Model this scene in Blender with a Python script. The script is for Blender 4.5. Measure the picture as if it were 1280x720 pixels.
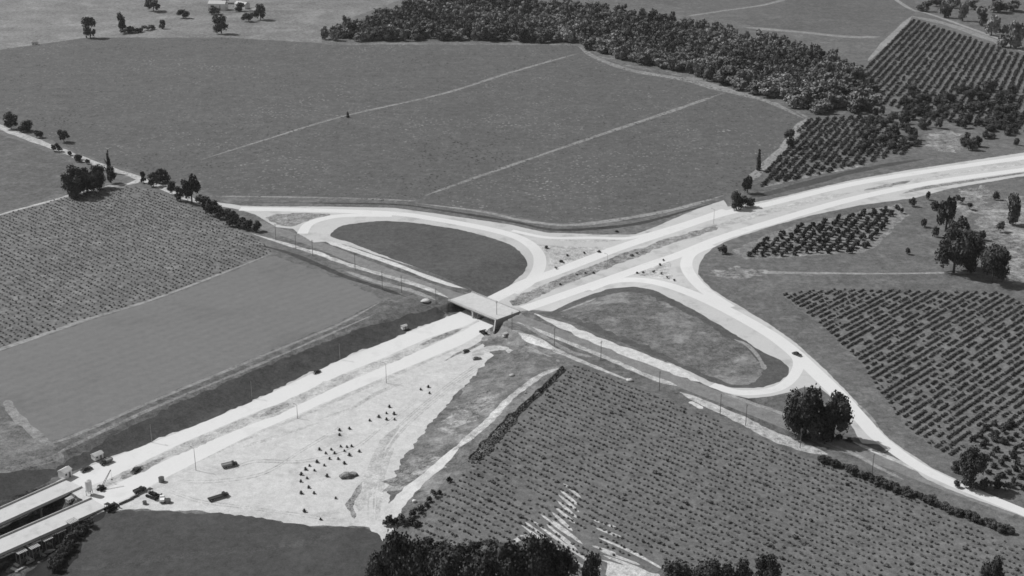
import bpy, math, random
import numpy as np
from mathutils import Vector
from mathutils.geometry import delaunay_2d_cdt
random.seed(7); rng = np.random.default_rng(7)
for o in list(bpy.data.objects): bpy.data.objects.remove(o)
S = bpy.context.scene
COL = S.collection
# ------------------------------------------------------------------ camera, light, exposure
H = 300.0; F = 1650.0; PITCH = math.atan((360 + 279) / F)
cd = bpy.data.cameras.new('camera'); cam = bpy.data.objects.new('camera', cd); COL.objects.link(cam)
cam.location = (0, 0, H); cam.rotation_euler = (math.pi / 2 - PITCH, 0, 0)
cd.sensor_width = 36; cd.lens = 36 * F / 1280; cd.clip_start = 1; cd.clip_end = 20000
S.camera = cam
SUN = Vector((-1.0, 0.42, 1.15)).normalized()
W = bpy.data.worlds.new('World'); S.world = W; W.use_nodes = True
nt = W.node_tree; nt.nodes.clear()
sky = nt.nodes.new('ShaderNodeTexSky'); sky.sky_type = 'NISHITA'; sky.sun_disc = False
sky.sun_elevation = math.asin(SUN.z); sky.sun_rotation = math.atan2(SUN.x, SUN.y)
bw = nt.nodes.new('ShaderNodeRGBToBW'); bg = nt.nodes.new('ShaderNodeBackground'); wo = nt.nodes.new('ShaderNodeOutputWorld')
bg.inputs['Strength'].default_value = 0.10
nt.links.new(sky.outputs[0], bw.inputs[0]); nt.links.new(bw.outputs[0], bg.inputs[0]); nt.links.new(bg.outputs[0], wo.inputs[0])
ld = bpy.data.lights.new('sun', 'SUN'); ld.energy = 4.2; ld.angle = math.radians(0.53); ld.color = (1, 1, 1)
sun = bpy.data.objects.new('sun', ld); COL.objects.link(sun)
sun.rotation_euler = SUN.to_track_quat('Z', 'Y').to_euler()
S.view_settings.view_transform = 'Standard'; S.view_settings.look = 'None'
S.view_settings.exposure = 0.0; S.view_settings.gamma = 1
S.view_settings.use_curve_mapping = False
S.cycles.filter_width = 1.6
HAZE = 0.000022

# ------------------------------------------------------------------ pixel -> ground helpers
CP, SP = math.cos(PITCH), math.sin(PITCH)
def ray(p):
    p = np.asarray(p, float).reshape(-1, 2)
    a = (p[:, 0] - 640) / F; b = -(p[:, 1] - 360) / F
    return np.stack([a, CP + b * SP, -SP + b * CP], 1)
def atz(p, z):
    d = ray(p); t = (np.asarray(z) - H) / d[:, 2]
    return d[:, :2] * t[:, None]
def ss(a, b, x):
    t = np.clip((x - a) / (b - a), 0, 1); return t * t * (3 - 2 * t)
def polydist(P, L):
    """signed distance (left positive) from points P to the polyline L, and the arclength of the foot"""
    best = np.full(len(P), 1e18); sd = np.zeros(len(P)); arc = np.zeros(len(P)); s0 = 0
    for i in range(len(L) - 1):
        a, b = L[i], L[i + 1]; ab = b - a; l2 = ab @ ab; l = math.sqrt(l2)
        t = ((P - a) @ ab) / l2
        tc = np.clip(t, 0, 1)
        q = P - a - tc[:, None] * ab; d2 = (q ** 2).sum(1)
        m = d2 < best
        cr = ab[0] * (P[:, 1] - a[1]) - ab[1] * (P[:, 0] - a[0])
        best[m] = d2[m]; sd[m] = np.sqrt(d2[m]) * np.where(cr[m] >= 0, 1, -1); arc[m] = s0 + tc[m] * l
        s0 += l
    return sd, arc
def catmull(P, n=5, closed=False):
    P = np.asarray(P, float); N = len(P); out = []
    rngi = range(N if closed else N - 1)
    for i in rngi:
        g = (lambda k: P[k % N]) if closed else (lambda k: P[min(max(k, 0), N - 1)])
        p0, p1, p2, p3 = g(i - 1), g(i), g(i + 1), g(i + 2)
        for k in range(n):
            t = k / n
            out.append(0.5 * (2 * p1 + (p2 - p0) * t + (2 * p0 - 5 * p1 + 4 * p2 - p3) * t * t + (3 * p1 - p0 - 3 * p2 + p3) * t ** 3))
    if not closed: out.append(P[-1])
    return np.array(out)
LOW = -5.5
hwpx = [(-260, 768, LOW), (-120, 710, LOW), (8, 656, LOW), (82, 625, LOW), (135, 604, LOW), (230, 561, LOW), (345, 513, LOW), (427, 474, LOW), (480, 453, LOW),
        (524, 431, LOW), (575, 411, LOW), (677, 361, -4.6), (735, 341, -3.2), (790, 319, -1.8), (840, 302, -0.6), (887, 286, 0),
        (960, 264, 0), (1060, 242, 0), (1160, 223, 0), (1272, 205, 0), (1420, 184, 0)]
HW = np.array([atz([(x, y)], z)[0] for x, y, z in hwpx]); HWZ = np.array([q[2] for q in hwpx])
HWS = np.concatenate([[0], np.cumsum(np.linalg.norm(np.diff(HW, axis=0), axis=1))])
crpx = [(-200, 90), (-60, 136), (8, 162), (50, 178), (82, 190), (112, 202), (150, 215), (172, 222), (240, 250), (300, 272), (345, 288), (395, 305), (445, 325), (507, 348),
        (560, 367), (605, 383), (669, 407), (740, 434), (815, 463), (890, 493), (960, 520), (1035, 551), (1110, 578), (1175, 604), (1272, 640), (1420, 696), (1600, 765)]
CR = atz(crpx, 0)
iC = crpx.index((605, 383)); XC = CR[iC]
cdir = (CR[iC + 1] - CR[iC - 1]); cdir /= np.linalg.norm(cdir)           # along the cross road, to the south-east
BE = atz([(450, 1100), (474, 760), (482, 680), (486, 620), (505, 570), (560, 505), (612, 440), (660, 400)], LOW)   # east edge of the bare basin
RV = atz([(118, 643), (60, 728), (-40, 880), (-700, 1200), (-900, 900), (-300, 720), (-60, 648), (50, 606), (85, 612)], LOW)  # gully rim
def inpoly(P, V):
    x, y = P[:, 0], P[:, 1]; r = np.zeros(len(P), bool); j = len(V) - 1
    for i in range(len(V)):
        xi, yi = V[i]; xj, yj = V[j]
        if yi != yj:
            c = ((yi > y) != (yj > y)) & (x < (xj - xi) * (y - yi) / (yj - yi) + xi)
            r ^= c
        j = i
    return r
def hgt(P):
    P = np.asarray(P, float).reshape(-1, 2)
    d, s = polydist(P, HW); zb = np.interp(s, HWS, HWZ)
    c, sc = polydist(P, CR)            # left positive = north-east side
    sw = c < 0
    nw = d > 0
    up = np.where(nw, np.where(sw, ss(17, 42, d), ss(17, 60, d)), ss(17, 60, -d))
    be, _ = polydist(P, BE)
    up = np.where(~nw & sw, ss(0, 38, -be), up)
    h = zb * (1 - up)
    ac = np.abs(c); ad = np.abs(d)
    wdt = 1.0 + 0.9 * np.clip(ac - 9, 0, 30)
    e = (1 - ss(11, 22, ac)) * ss(0, 1, (ad - 20.4) / wdt)
    h = h * (1 - e)
    gin = inpoly(P, RV); gd, _ = polydist(P, np.vstack([RV, RV[:1]]))
    h = np.where(gin, h - 6.5 * ss(0, 13, np.abs(gd)), h)
    return h
def onground(p):
    """pixels -> points on the terrain seen there"""
    p = np.asarray(p, float).reshape(-1, 2); d = ray(p)
    zs = np.arange(1.0, -14, -0.25); done = np.zeros(len(p), bool); out = np.zeros((len(p), 3)); pz = None; pg = None
    for z in zs:
        q = d[:, :2] * ((z - H) / d[:, 2])[:, None]; g = z - hgt(q)
        if pg is not None:
            m = (~done) & (g <= 0)
            if m.any():
                f = pg[m] / np.maximum(pg[m] - g[m], 1e-6); zz = pz + (z - pz) * f
                out[m, :2] = d[m, :2] * ((zz - H) / d[m, 2])[:, None]; out[m, 2] = hgt(out[m, :2]); done |= m
            if done.all(): break
        pg, pz = g, z
    return out
def gp(x, y):
    v = onground([(x, y)])[0]; return Vector(v)
def mpp(P):
    """metres per reference pixel at a point, across and along the picture's height for upright things"""
    D = math.dist(P, (0, 0, H)); dep = math.asin((H - P[2]) / D)
    return D / F, D / F / math.cos(dep)

# ------------------------------------------------------------------ materials (black and white film: every colour is a grey)
MATS = {}
def mat(name, base, var=0.25, scale=0.15, fine=1.2, rough=0.9, bump=0.0, stripe=None, dark=None, rnd=0.0, detail=6, patch=None):
    if name in MATS: return MATS[name]
    m = bpy.data.materials.new(name); m.use_nodes = True; t = m.node_tree; N = t.nodes; L = t.links
    b = N['Principled BSDF']; b.inputs['Roughness'].default_value = rough
    b.inputs['Specular IOR Level'].default_value = 0.25
    geo = N.new('ShaderNodeNewGeometry')
    def noise(sc, det=4, rgh=0.6, vec=None):
        n = N.new('ShaderNodeTexNoise'); n.inputs['Scale'].default_value = sc; n.inputs['Detail'].default_value = det
        n.inputs['Roughness'].default_value = rgh; L.new(vec or geo.outputs['Position'], n.inputs['Vector']); return n.outputs['Fac']
    def mth(op, a, b_=None):
        n = N.new('ShaderNodeMath'); n.operation = op
        for i, v in enumerate((a, b_)):
            if v is None: continue
            if isinstance(v, (int, float)): n.inputs[i].default_value = v
            else: L.new(v, n.inputs[i])
        return n.outputs[0]
    big = mth('SUBTRACT', noise(scale, detail, 0.62), 0.5); fin = mth('SUBTRACT', noise(fine, 3), 0.5); huge = mth('SUBTRACT', noise(scale * 0.13, 3), 0.5)
    v = mth('ADD', mth('MULTIPLY', big, 4.2 * var), mth('MULTIPLY', fin, 3.4 * var)); v = mth('ADD', v, mth('MULTIPLY', huge, 3.0 * var))
    if stripe:
        ang, sp, amp = stripe; mp = N.new('ShaderNodeMapping'); mp.inputs['Rotation'].default_value = (0, 0, -ang)
        L.new(geo.outputs['Position'], mp.inputs['Vector']); sx = N.new('ShaderNodeSeparateXYZ'); L.new(mp.outputs[0], sx.inputs[0])
        wob = mth('MULTIPLY', big, sp * 0.5)
        sn = mth('SINE', mth('MULTIPLY', mth('ADD', sx.outputs['Y'], wob), 2 * math.pi / sp))
        mod = mth('ADD', noise(scale * 0.8, 3), 0.1)
        v = mth('ADD', v, mth('MULTIPLY', mth('MULTIPLY', sn, mod), amp))
    if fine < 5 and not rnd and scale < .29 and 'road' not in name and 'ramp' not in name:
        grain = mth('MULTIPLY', mth('SUBTRACT', noise(.24, 3, .85), 0.5), 6.5 * var + .34); v = mth('ADD', v, grain)
        g2 = mth('MULTIPLY', mth('SUBTRACT', noise(1.5, 2, .8), 0.5), 5.0 * var + .34); v = mth('ADD', v, g2)
    if patch:
        ps, th, am = patch; mr = N.new('ShaderNodeMapRange'); mr.interpolation_type = 'SMOOTHSTEP'; mr.inputs['From Min'].default_value = th; mr.inputs['From Max'].default_value = th + .14
        L.new(noise(ps, 7, .68), mr.inputs['Value']); v = mth('ADD', v, mth('MULTIPLY', mr.outputs[0], am))
        if name in ('field A', 'rows ground C', 'verge', 'worn grass', 'ground grass', 'median', 'field D', 'dark field', 'mown field'):
            m2 = N.new('ShaderNodeMapRange'); m2.inputs['From Min'].default_value = .49; m2.inputs['From Max'].default_value = .66
            L.new(noise(.11, 6, .8), m2.inputs['Value']); v = mth('ADD', v, mth('MULTIPLY', m2.outputs[0], {'dark field': .2, 'mown field': .07, 'field A': .28, 'field D': .4, 'ground grass': .5}.get(name, .8)))
    if rnd:
        oi = N.new('ShaderNodeObjectInfo'); v = mth('ADD', v, mth('MULTIPLY', mth('SUBTRACT', oi.outputs['Random'], 0.5), rnd))
    fac = mth('MAXIMUM', mth('ADD', v, 1.0), 0.25); val = mth('MULTIPLY', fac, base)
    cc = N.new('ShaderNodeCombineColor')
    for i in range(3): L.new(val, cc.inputs[i])
    L.new(cc.outputs[0], b.inputs['Base Color'])
    if bump:
        bp = N.new('ShaderNodeBump'); bp.inputs['Strength'].default_value = 0.6; bp.inputs['Distance'].default_value = bump
        L.new(mth('ADD', fin, big), bp.inputs['Height']); L.new(bp.outputs[0], b.inputs['Normal'])
    MATS[name] = m; return m
A45 = math.atan2(cdir[1], cdir[0])               # rows that run with the cross road
hdir = HW[8] - HW[4]; AH = math.atan2(hdir[1], hdir[0])
mat('ground grass', .108, .22, .05, .6, bump=.3, patch=(.03, .54, .35))
mat('field A', .090, .12, .11, .9, bump=.4, patch=(.035, .55, .25))
mat('pale field', .165, .28, .03, .3, bump=.2, patch=(.02, .5, .35))
mat('rows ground C', .118, .22, .12, .9, bump=.3, stripe=(A45, 4.0, .12), patch=(.04, .54, .25))
mat('field D', .095, .2, .06, .7, bump=.3, patch=(.03, .54, .25))
mat('mown field', .150, .03, .02, .25, bump=.05, stripe=(AH, 7.5, .05), patch=(.012, .52, -.12))
mat('cut slope', .058, .20, .08, .8, bump=.3, patch=(.05, .55, .4))  # dark grass, with the shade of the cut bank in its base colour
mat('verge', .095, .28, .10, .9, bump=.3, stripe=(AH, 11.0, .15), patch=(.06, .56, .6))
mat('dark field', .054, .14, .05, .5, bump=.15, patch=(.02, .5, .2))
mat('bare earth', .49, .05, .05, .5, bump=.15, patch=(.035, .52, -.17))
mat('bare earth grey', .41, .16, .10, .8, bump=.2)
mat('pale grass', .17, .40, .12, .9, bump=.3, patch=(.08, .5, .9))
mat('vine ground', .130, .16, .12, .9, bump=.2, stripe=(A45, 4.2, .10))
mat('orchard ground', .135, .2, .12, .8, bump=.2)
mat('orchard pale', .17, .3, .12, .8, patch=(.08, .5, .4))
mat('orchard ground far', .125, .25, .08, .8, bump=.2)
mat('loop grass', .078, .18, .07, .6, bump=.2, patch=(.04, .56, .25))
mat('worn grass', .112, .30, .045, .7, bump=.2, patch=(.035, .50, .85))
mat('concrete road', .60, .03, .05, .6, rough=.8, patch=(.05, .54, -.10))
mat('dirt ramp', .455, .05, .05, .6, rough=.9, patch=(.06, .50, -.20))
mat('median', .22, .40, .10, .8, bump=.2)
mat('island earth', .42, .25, .10, .8, patch=(.1, .52, -.3))
mat('median pale', .40, .20, .08, .8)
mat('asphalt old', .185, .10, .12, .8)
mat('gravel strip', .38, .28, .20, 1.2)
mat('gravel bright', .50, .12, .20, 1.2)
mat('track', .24, .22, .15, .9)
mat('faint track', .205, .25, .15, .9)
mat('ditch', .045, .3, .15, .9)
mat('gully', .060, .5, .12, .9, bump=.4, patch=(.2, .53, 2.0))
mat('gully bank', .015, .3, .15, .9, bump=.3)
mat('forest floor', .05, .3, .1, .8)
mat('bridge deck', .50, .06, .3, 2.0, rough=.8, patch=(.12, .5, -.15))
mat('concrete', .48, .10, .3, 2.0, rough=.8)
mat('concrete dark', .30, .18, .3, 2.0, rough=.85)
mat('steel dark', .06, .2, .5, 3, rough=.5)
mat('timber', .16, .25, .6, 3)
mat('timber pale', .38, .2, .6, 3)
mat('white paint', .72, .06, .5, 3, rough=.5)
mat('dark paint', .035, .1, .8, 4, rough=.35)
mat('grey paint', .20, .1, .8, 4, rough=.4)
mat('rubber', .02, .1, .8, 4)
mat('chrome', .6, .02, 1, 4, rough=.2)
mat('roof dark', .12, .2, .6, 3)
mat('roof pale', .5, .12, .6, 3)
mat('stump wood', .05, .4, .9, 4)
g = bpy.data.materials.new('glass'); g.use_nodes = True; gb = g.node_tree.nodes['Principled BSDF']
gb.inputs['Base Color'].default_value = (.02, .02, .02, 1); gb.inputs['Roughness'].default_value = .08; MATS['glass'] = g
def leafmat(name, base, var=.5, sc=.5, rnd=.35):
    m = mat(name, base, var, sc, 2.5, rough=.75, rnd=rnd)
    b = m.node_tree.nodes['Principled BSDF']; b.inputs['Specular IOR Level'].default_value = .15
    return m
leafmat('leaf dark', .050, 1.1, .9, .3); leafmat('leaf mid', .070, .9, .6); leafmat('leaf forest', .165, .9, .07, 1.0); leafmat('leaf orchard', .042, .3, .5, .5); leafmat('leaf vine', .088, .35, .3, .6)
leafmat('leaf crop', .150, .9, .06, .4); mat('bark', .07, .3, .8, 4)

# ------------------------------------------------------------------ object helpers
def tag(o, label=None, cat=None, group=None, kind=None):
    if label: o['label'] = label
    if cat: o['category'] = cat
    if group: o['group'] = group
    if kind: o['kind'] = kind
    return o
def link(name, me, parent=None, loc=None, rz=0):
    o = bpy.data.objects.new(name, me); COL.objects.link(o)
    if parent: o.parent = parent
    if loc is not None: o.location = loc
    if rz: o.rotation_euler = (0, 0, rz)
    return o
def npmesh(name, V, Fc, m, smooth=False):
    """V (n,3); Fc list of arrays (m,3) or (m,4)"""
    me = bpy.data.meshes.new(name); V = np.asarray(V, np.float32)
    me.vertices.add(len(V)); me.vertices.foreach_set('co', V.ravel())
    fs = [np.asarray(f, np.int32) for f in Fc if len(f)]
    idx = np.concatenate([f.ravel() for f in fs]); tot = np.concatenate([np.full(len(f), f.shape[1], np.int32) for f in fs])
    me.loops.add(len(idx)); me.loops.foreach_set('vertex_index', idx)
    me.polygons.add(len(tot)); me.polygons.foreach_set('loop_start', np.concatenate([[0], np.cumsum(tot)[:-1]]).astype(np.int32))
    me.polygons.foreach_set('loop_total', tot)
    me.polygons.foreach_set('use_smooth', np.full(len(tot), bool(smooth)))
    me.update(calc_edges=True); me.validate()
    me.materials.append(MATS[m]); return me
class MB:
    def __init__(s): s.V = []; s.T = []; s.Q = []
    def _add(s, v, t=(), q=()):
        n = len(s.V); s.V += [tuple(p) for p in v]; s.T += [tuple(i + n for i in f) for f in t]; s.Q += [tuple(i + n for i in f) for f in q]; return s
    def box(s, c, d, rz=0, taper=1.0, top=None):
        x, y, z = [k / 2 for k in d]; ca, sa = math.cos(rz), math.sin(rz); v = []
        for sz in (-1, 1):
            k = taper if sz > 0 else 1
            for sx, sy in ((-1, -1), (1, -1), (1, 1), (-1, 1)):
                X, Y = sx * x * k, sy * y * k; v.append((c[0] + X * ca - Y * sa, c[1] + X * sa + Y * ca, c[2] + sz * z))
        return s._add(v, (), ((3, 2, 1, 0), (4, 5, 6, 7), (0, 1, 5, 4), (1, 2, 6, 5), (2, 3, 7, 6), (3, 0, 4, 7)))
    def bar(s, a, b, r, n=6, r2=None):
        a = Vector(a); b = Vector(b); d = (b - a).normalized(); u = d.orthogonal().normalized(); w = d.cross(u); r2 = r if r2 is None else r2; v = []
        for p, rr in ((a, r), (b, r2)):
            for i in range(n):
                an = 2 * math.pi * i / n; v.append(p + (u * math.cos(an) + w * math.sin(an)) * rr)
        q = [(i, (i + 1) % n, n + (i + 1) % n, n + i) for i in range(n)]
        base = len(s.V); s._add(v, (), q); v1 = [a, b]; k = len(s.V); s.V += [tuple(a), tuple(b)]
        for i in range(n): s.T.append((k, base + (i + 1) % n, base + i)); s.T.append((k + 1, base + n + i, base + n + (i + 1) % n))
        return s
    def prism(s, prof, y0, y1):
        """profile in x,z swept along y"""
        n = len(prof); s._add([(x, y0, z) for x, z in prof] + [(x, y1, z) for x, z in prof], (), [(i, (i + 1) % n, n + (i + 1) % n, n + i) for i in range(n)])
        b = len(s.V) - 2 * n
        cx = sum(p[0] for p in prof) / n; cz = sum(p[1] for p in prof) / n
        k = len(s.V); s.V += [(cx, y0, cz), (cx, y1, cz)]
        for i in range(n): s.T.append((k, b + (i + 1) % n, b + i)); s.T.append((k + 1, b + n + i, b + n + (i + 1) % n))
        return s
    def build(s, name, m, parent=None, smooth=False):
        return link(name, npmesh(name, s.V, [s.T, s.Q], m, smooth), parent)
def empty(name, loc, rz=0):
    o = bpy.data.objects.new(name, None); COL.objects.link(o); o.location = loc; o.rotation_euler = (0, 0, rz); o.empty_display_size = .5; return o
KIDS = {}
def kids(o): return [c for c in o.children]
def copy_tree(o, parent=None):
    c = o.copy(); COL.objects.link(c)
    if parent: c.parent = parent
    for k in kids(o): copy_tree(k, c)
    return c

# ------------------------------------------------------------------ the land: one conforming sheet cut into fields and roads
LAY = []      # (object name, material, ground polygon)
JIT = {'concrete road': .10, 'asphalt old': .2, 'dirt ramp': .3, 'loop grass': .4, 'pale grass': 3.2, 'worn grass': 1.3, 'gravel strip': .7, 'gravel bright': .8, 'bare earth': .9}
def wobble(g, amp, step=2.5):
    """ragged natural edge: resample the outline and push it in and out"""
    c = np.vstack([g, g[:1]]); L = np.concatenate([[0], np.cumsum(np.linalg.norm(np.diff(c, axis=0), axis=1))])
    n = int(min(900, max(8, L[-1] / step))); s = np.linspace(0, L[-1], n, endpoint=False)
    q = np.stack([np.interp(s, L, c[:, i]) for i in (0, 1)], 1); t = np.roll(q, -1, 0) - np.roll(q, 1, 0); t /= np.linalg.norm(t, axis=1)[:, None] + 1e-9
    x, y = q[:, 0], q[:, 1]
    w = .5 * rng.standard_normal(n) + .6 * np.sin(x * .31 + 2 * np.sin(y * .17)) + .8 * np.sin(y * .13 + 2 * np.sin(x * .07))
    return q + np.stack([-t[:, 1], t[:, 0]], 1) * (w * amp)[:, None]
def poly(name, m, px, smooth=0, closed=True):
    p = np.array(px, float)
    if smooth: p = catmull(p, smooth, True)
    LAY.append((name, m, wobble(onground(p)[:, :2], JIT.get(m, .9))))
def ribbon(name, m, px, w, n=6):
    q = catmull(px, n); g = onground(q)[:, :2]; t = np.gradient(g, axis=0); t /= np.linalg.norm(t, axis=1)[:, None]; nn = np.stack([-t[:, 1], t[:, 0]], 1)
    w = np.interp(np.linspace(0, 1, len(g)), np.linspace(0, 1, len(np.atleast_1d(w))), np.atleast_1d(w))[:, None] / 2
    if m not in ('concrete road', 'asphalt old', 'dirt ramp'):
        e = np.linspace(0, 1, len(g))[:, None]; w = w * np.clip(np.minimum(e, 1 - e) * 9, .12, 1); nn = nn * (1 + .0 * e)
    jit = 1 + .12 * rng.standard_normal((len(g), 1)) if m not in ('concrete road', 'asphalt old', 'dirt ramp') else 1
    LAY.append((name, m, np.vstack([g + nn * w * jit, (g - nn * w * jit)[::-1]])))
# fields
poly('field', 'pale field', [(-200, -60), (420, -60), (500, 0), (450, 18), (402, 40), (402, 54), (280, 47), (110, 47), (8, 61), (-200, 90)])
FA = [(-200, 100), (8, 61), (110, 47), (280, 47), (402, 54), (500, 53), (640, 54), (722, 55), (740, 68), (790, 85), (850, 95), (905, 112), (960, 125), (1010, 148), (988, 182), (955, 214), (925, 240), (900, 246), (850, 262), (790, 276),
      (700, 279), (600, 262), (520, 254), (420, 247), (275, 245), (180, 218), (130, 203), (60, 174), (8, 152), (-200, 80)]
poly('field', 'field A', FA)
poly('meadow', 'worn grass', [(402, 54), (500, 53), (640, 54), (722, 55), (790, 82), (900, 98), (1010, 145), (1010, 148), (960, 125), (905, 112), (850, 95), (790, 85), (740, 68), (722, 57), (640, 56), (402, 56)])
FD = [(-200, 96), (8, 170), (60, 190), (92, 204), (85, 238), (8, 263), (-200, 330)]
poly('field', 'field D', FD)
FC = [(-200, 335), (8, 268), (90, 243), (165, 233), (200, 240), (262, 268), (325, 300), (340, 316), (200, 370), (110, 398), (8, 432), (-200, 500)]
poly('field', 'rows ground C', FC)
FE = [(-200, 510), (8, 437), (110, 401), (200, 374), (342, 319), (420, 345), (480, 374), (420, 405), (320, 446), (180, 505), (110, 536), (64, 552), (44, 540), (8, 512), (-200, 420)]
poly('field', 'mown field', FE)
poly('verge', 'verge', [(342, 319), (420, 345), (480, 374), (540, 372), (562, 378), (545, 398), (440, 430), (320, 466), (180, 522), (70, 590), (8, 600), (8, 512), (64, 552), (110, 536), (180, 505), (320, 446), (420, 405), (480, 374), (420, 346)])
poly('slope', 'cut slope', [(545, 383), (470, 404), (400, 430), (320, 463), (250, 492), (180, 524), (120, 556), (70, 582), (60, 600), (130, 576), (225, 542), (320, 502), (427, 451), (548, 403), (560, 392)])  # painted dark for the shade of a bank facing away from the sun
poly('field', 'worn grass', [(8, 520), (50, 545), (70, 556), (75, 575), (66, 588), (-60, 588), (-60, 500)])
poly('field', 'dark field', [(-100, 590), (8, 588), (70, 588), (60, 602), (8, 626), (-100, 670)])
# bare construction ground
poly('bare_ground', 'bare earth', [(70, 602), (137, 571), (225, 539), (320, 499), (427, 448), (560, 396), (612, 400), (622, 424), (636, 428), (610, 452), (560, 506), (520, 553), (505, 575), (488, 612), (486, 640), (484, 672),
      (478, 676), (458, 659), (390, 658), (320, 648), (270, 641), (160, 637), (125, 640), (100, 650)])
poly('verge', 'worn grass', [(612, 402), (650, 398), (722, 446), (705, 461), (690, 452), (650, 446), (618, 446), (604, 426), (610, 412)])
ribbon('dirt_track', 'bare earth grey', [(590, 445), (612, 436), (632, 436), (640, 442)], [6, 7, 5, 2])
ribbon('dirt_track', 'track', [(655, 432), (685, 446), (700, 452)], [2, 3, 2])
ribbon('soil_bank', 'median', [(612, 410), (606, 424), (592, 434), (572, 442), (555, 452)], [3, 3, 2.5, 2, 1])
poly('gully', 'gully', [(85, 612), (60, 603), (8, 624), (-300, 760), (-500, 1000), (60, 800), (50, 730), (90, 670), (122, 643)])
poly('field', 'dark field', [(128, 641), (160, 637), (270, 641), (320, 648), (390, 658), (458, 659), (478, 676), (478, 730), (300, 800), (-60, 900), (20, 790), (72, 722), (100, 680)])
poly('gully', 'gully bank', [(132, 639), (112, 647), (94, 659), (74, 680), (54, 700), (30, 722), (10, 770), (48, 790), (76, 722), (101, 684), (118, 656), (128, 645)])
ribbon('dirt_track', 'faint track', [(8, 716), (24, 704), (44, 690)], [3, 3, 2])
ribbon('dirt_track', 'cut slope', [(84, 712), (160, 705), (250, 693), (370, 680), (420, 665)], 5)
for a in ([(575, 434), (500, 466), (430, 496), (372, 522), (300, 552), (215, 592)], [(505, 478), (470, 492), (440, 510), (400, 524)], [(300, 560), (360, 541), (400, 528)]):
    ribbon('dirt_track', 'bare earth grey', a, [2.6, 3.5, 2.5, 2])
ribbon('dirt_track', 'bare earth grey', [(500, 532), (478, 556), (468, 590), (455, 615), (449, 640)], [3, 5, 9, 4])
ribbon('dirt_track', 'bare earth grey', [(492, 560), (480, 585), (476, 615), (470, 650)], [2, 3, 3, 2])
for a in ([(225, 600), (270, 600), (330, 590), (380, 560), (430, 530)], [(210, 612), (250, 625), (300, 632), (360, 640), (430, 650)], [(290, 585), (320, 575), (380, 575), (440, 560), (480, 530), (520, 500)], [(460, 650), (462, 600), (476, 560), (505, 525), (560, 480), (600, 452)], [(466, 650), (470, 600), (484, 562), (512, 527), (566, 482), (604, 455)]):
    for k in (0, 3): ribbon('dirt_track', 'bare earth grey', [(x, y + k) for x, y in a], [.7, 1.0, .6, .9])
ribbon('soil_bank', 'median', [(452, 603), (446, 616), (437, 631), (441, 640), (443, 648)], [1.5, 3, 3.5, 2, 3])
poly('meadow', 'worn grass', [(488, 612), (505, 575), (520, 553), (560, 506), (612, 450), (640, 440), (690, 448), (703, 458), (640, 520), (588, 578), (540, 622), (518, 642), (500, 655), (484, 655)])
poly('meadow', 'pale grass', [(494, 606), (508, 578), (535, 572), (548, 585), (520, 600), (500, 610)], 4)
poly('meadow', 'pale grass', [(555, 530), (600, 490), (620, 490), (590, 525), (566, 545)], 4)
ribbon('dirt_track', 'bare earth', [(480, 668), (490, 640), (515, 610), (546, 584), (574, 556)], [12, 9, 7, 6, 5])
ribbon('dirt_track', 'gravel strip', [(566, 564), (590, 544), (612, 525), (634, 501), (655, 484), (678, 468), (700, 460)], [5.5, 5, 4.5, 4, 3])
# foreground vineyard ground
FK = [(706, 464), (722, 456), (780, 480), (850, 508), (930, 540), (1030, 580), (1140, 625), (1272, 682), (1400, 735), (1400, 900), (470, 900), (505, 700), (522, 655), (560, 612), (600, 575), (650, 524)]
poly('vineyard_ground', 'vine ground', FK)
for a in ([(650, 655), (700, 690), (735, 712)], [(662, 648), (705, 680), (752, 712)], [(752, 700), (790, 712), (825, 730)], [(748, 672), (790, 690), (830, 712)], [(690, 640), (716, 664)], [(700, 612), (723, 632)], [(697, 626), (722, 648)], [(750, 688), (800, 706)], [(745, 660), (778, 672)], [(704, 604), (726, 622)], [(690, 650), (728, 680)], [(683, 655), (722, 688)], [(676, 643), (716, 672)], [(656, 652), (690, 678)], [(742, 650), (772, 660)], [(740, 682), (770, 692)], [(754, 694), (812, 716)], [(698, 618), (724, 640)], [(694, 634), (720, 655)]):
    ribbon('dirt_track', 'island earth', a, [1.0, 1.9, 1.3])
ribbon('dirt_track', 'gravel strip', [(640, 678), (652, 672), (664, 668)], 3)
poly('bare_ground', 'island earth', [(756, 700), (775, 706), (800, 712), (830, 724), (770, 730), (758, 715)])
# right side
FL = [(975, 366), (1050, 362), (1250, 366), (1290, 385), (1400, 400), (1400, 700), (1272, 622), (1235, 612), (1192, 574), (1135, 538), (1100, 490), (1078, 455), (1030, 410)]
poly('orchard_ground', 'orchard ground', FL)
FM = [(918, 313), (960, 292), (1000, 280), (1125, 254), (1135, 268), (1100, 305), (1080, 315), (930, 325)]
poly('orchard_ground', 'orchard pale', FM)
FN1 = [(1078, 90), (1140, 24), (1272, 68), (1420, 120), (1420, 190), (1272, 165), (1160, 150), (1100, 128)]
poly('orchard_ground', 'orchard ground far', FN1)
FN2 = [(950, 226), (1010, 150), (1080, 145), (1135, 175), (1140, 190), (1060, 210), (952, 234)]
poly('orchard_ground', 'orchard ground far', FN2)
poly('field', 'field D', [(780, -5), (1140, -30), (1145, 15), (1105, 45), (1040, 44), (960, 38), (870, 14)])
ribbon('dirt_track', 'faint track', [(860, 20), (900, 14), (960, 5), (1000, -8)], 8)
ribbon('dirt_track', 'faint track', [(930, 34), (1000, 40), (1060, 46), (1100, 46)], 14)
ribbon('dirt_track', 'track', [(1085, 76), (1110, 50), (1140, 20)], [5, 9, 6])
ribbon('dirt_track', 'faint track', [(1140, 20), (1190, 32), (1240, 50), (1300, 70)], 14)
ribbon('dirt_track', 'track', [(1112, -6), (1140, 12), (1170, 20), (1280, 60)], 6)
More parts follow.
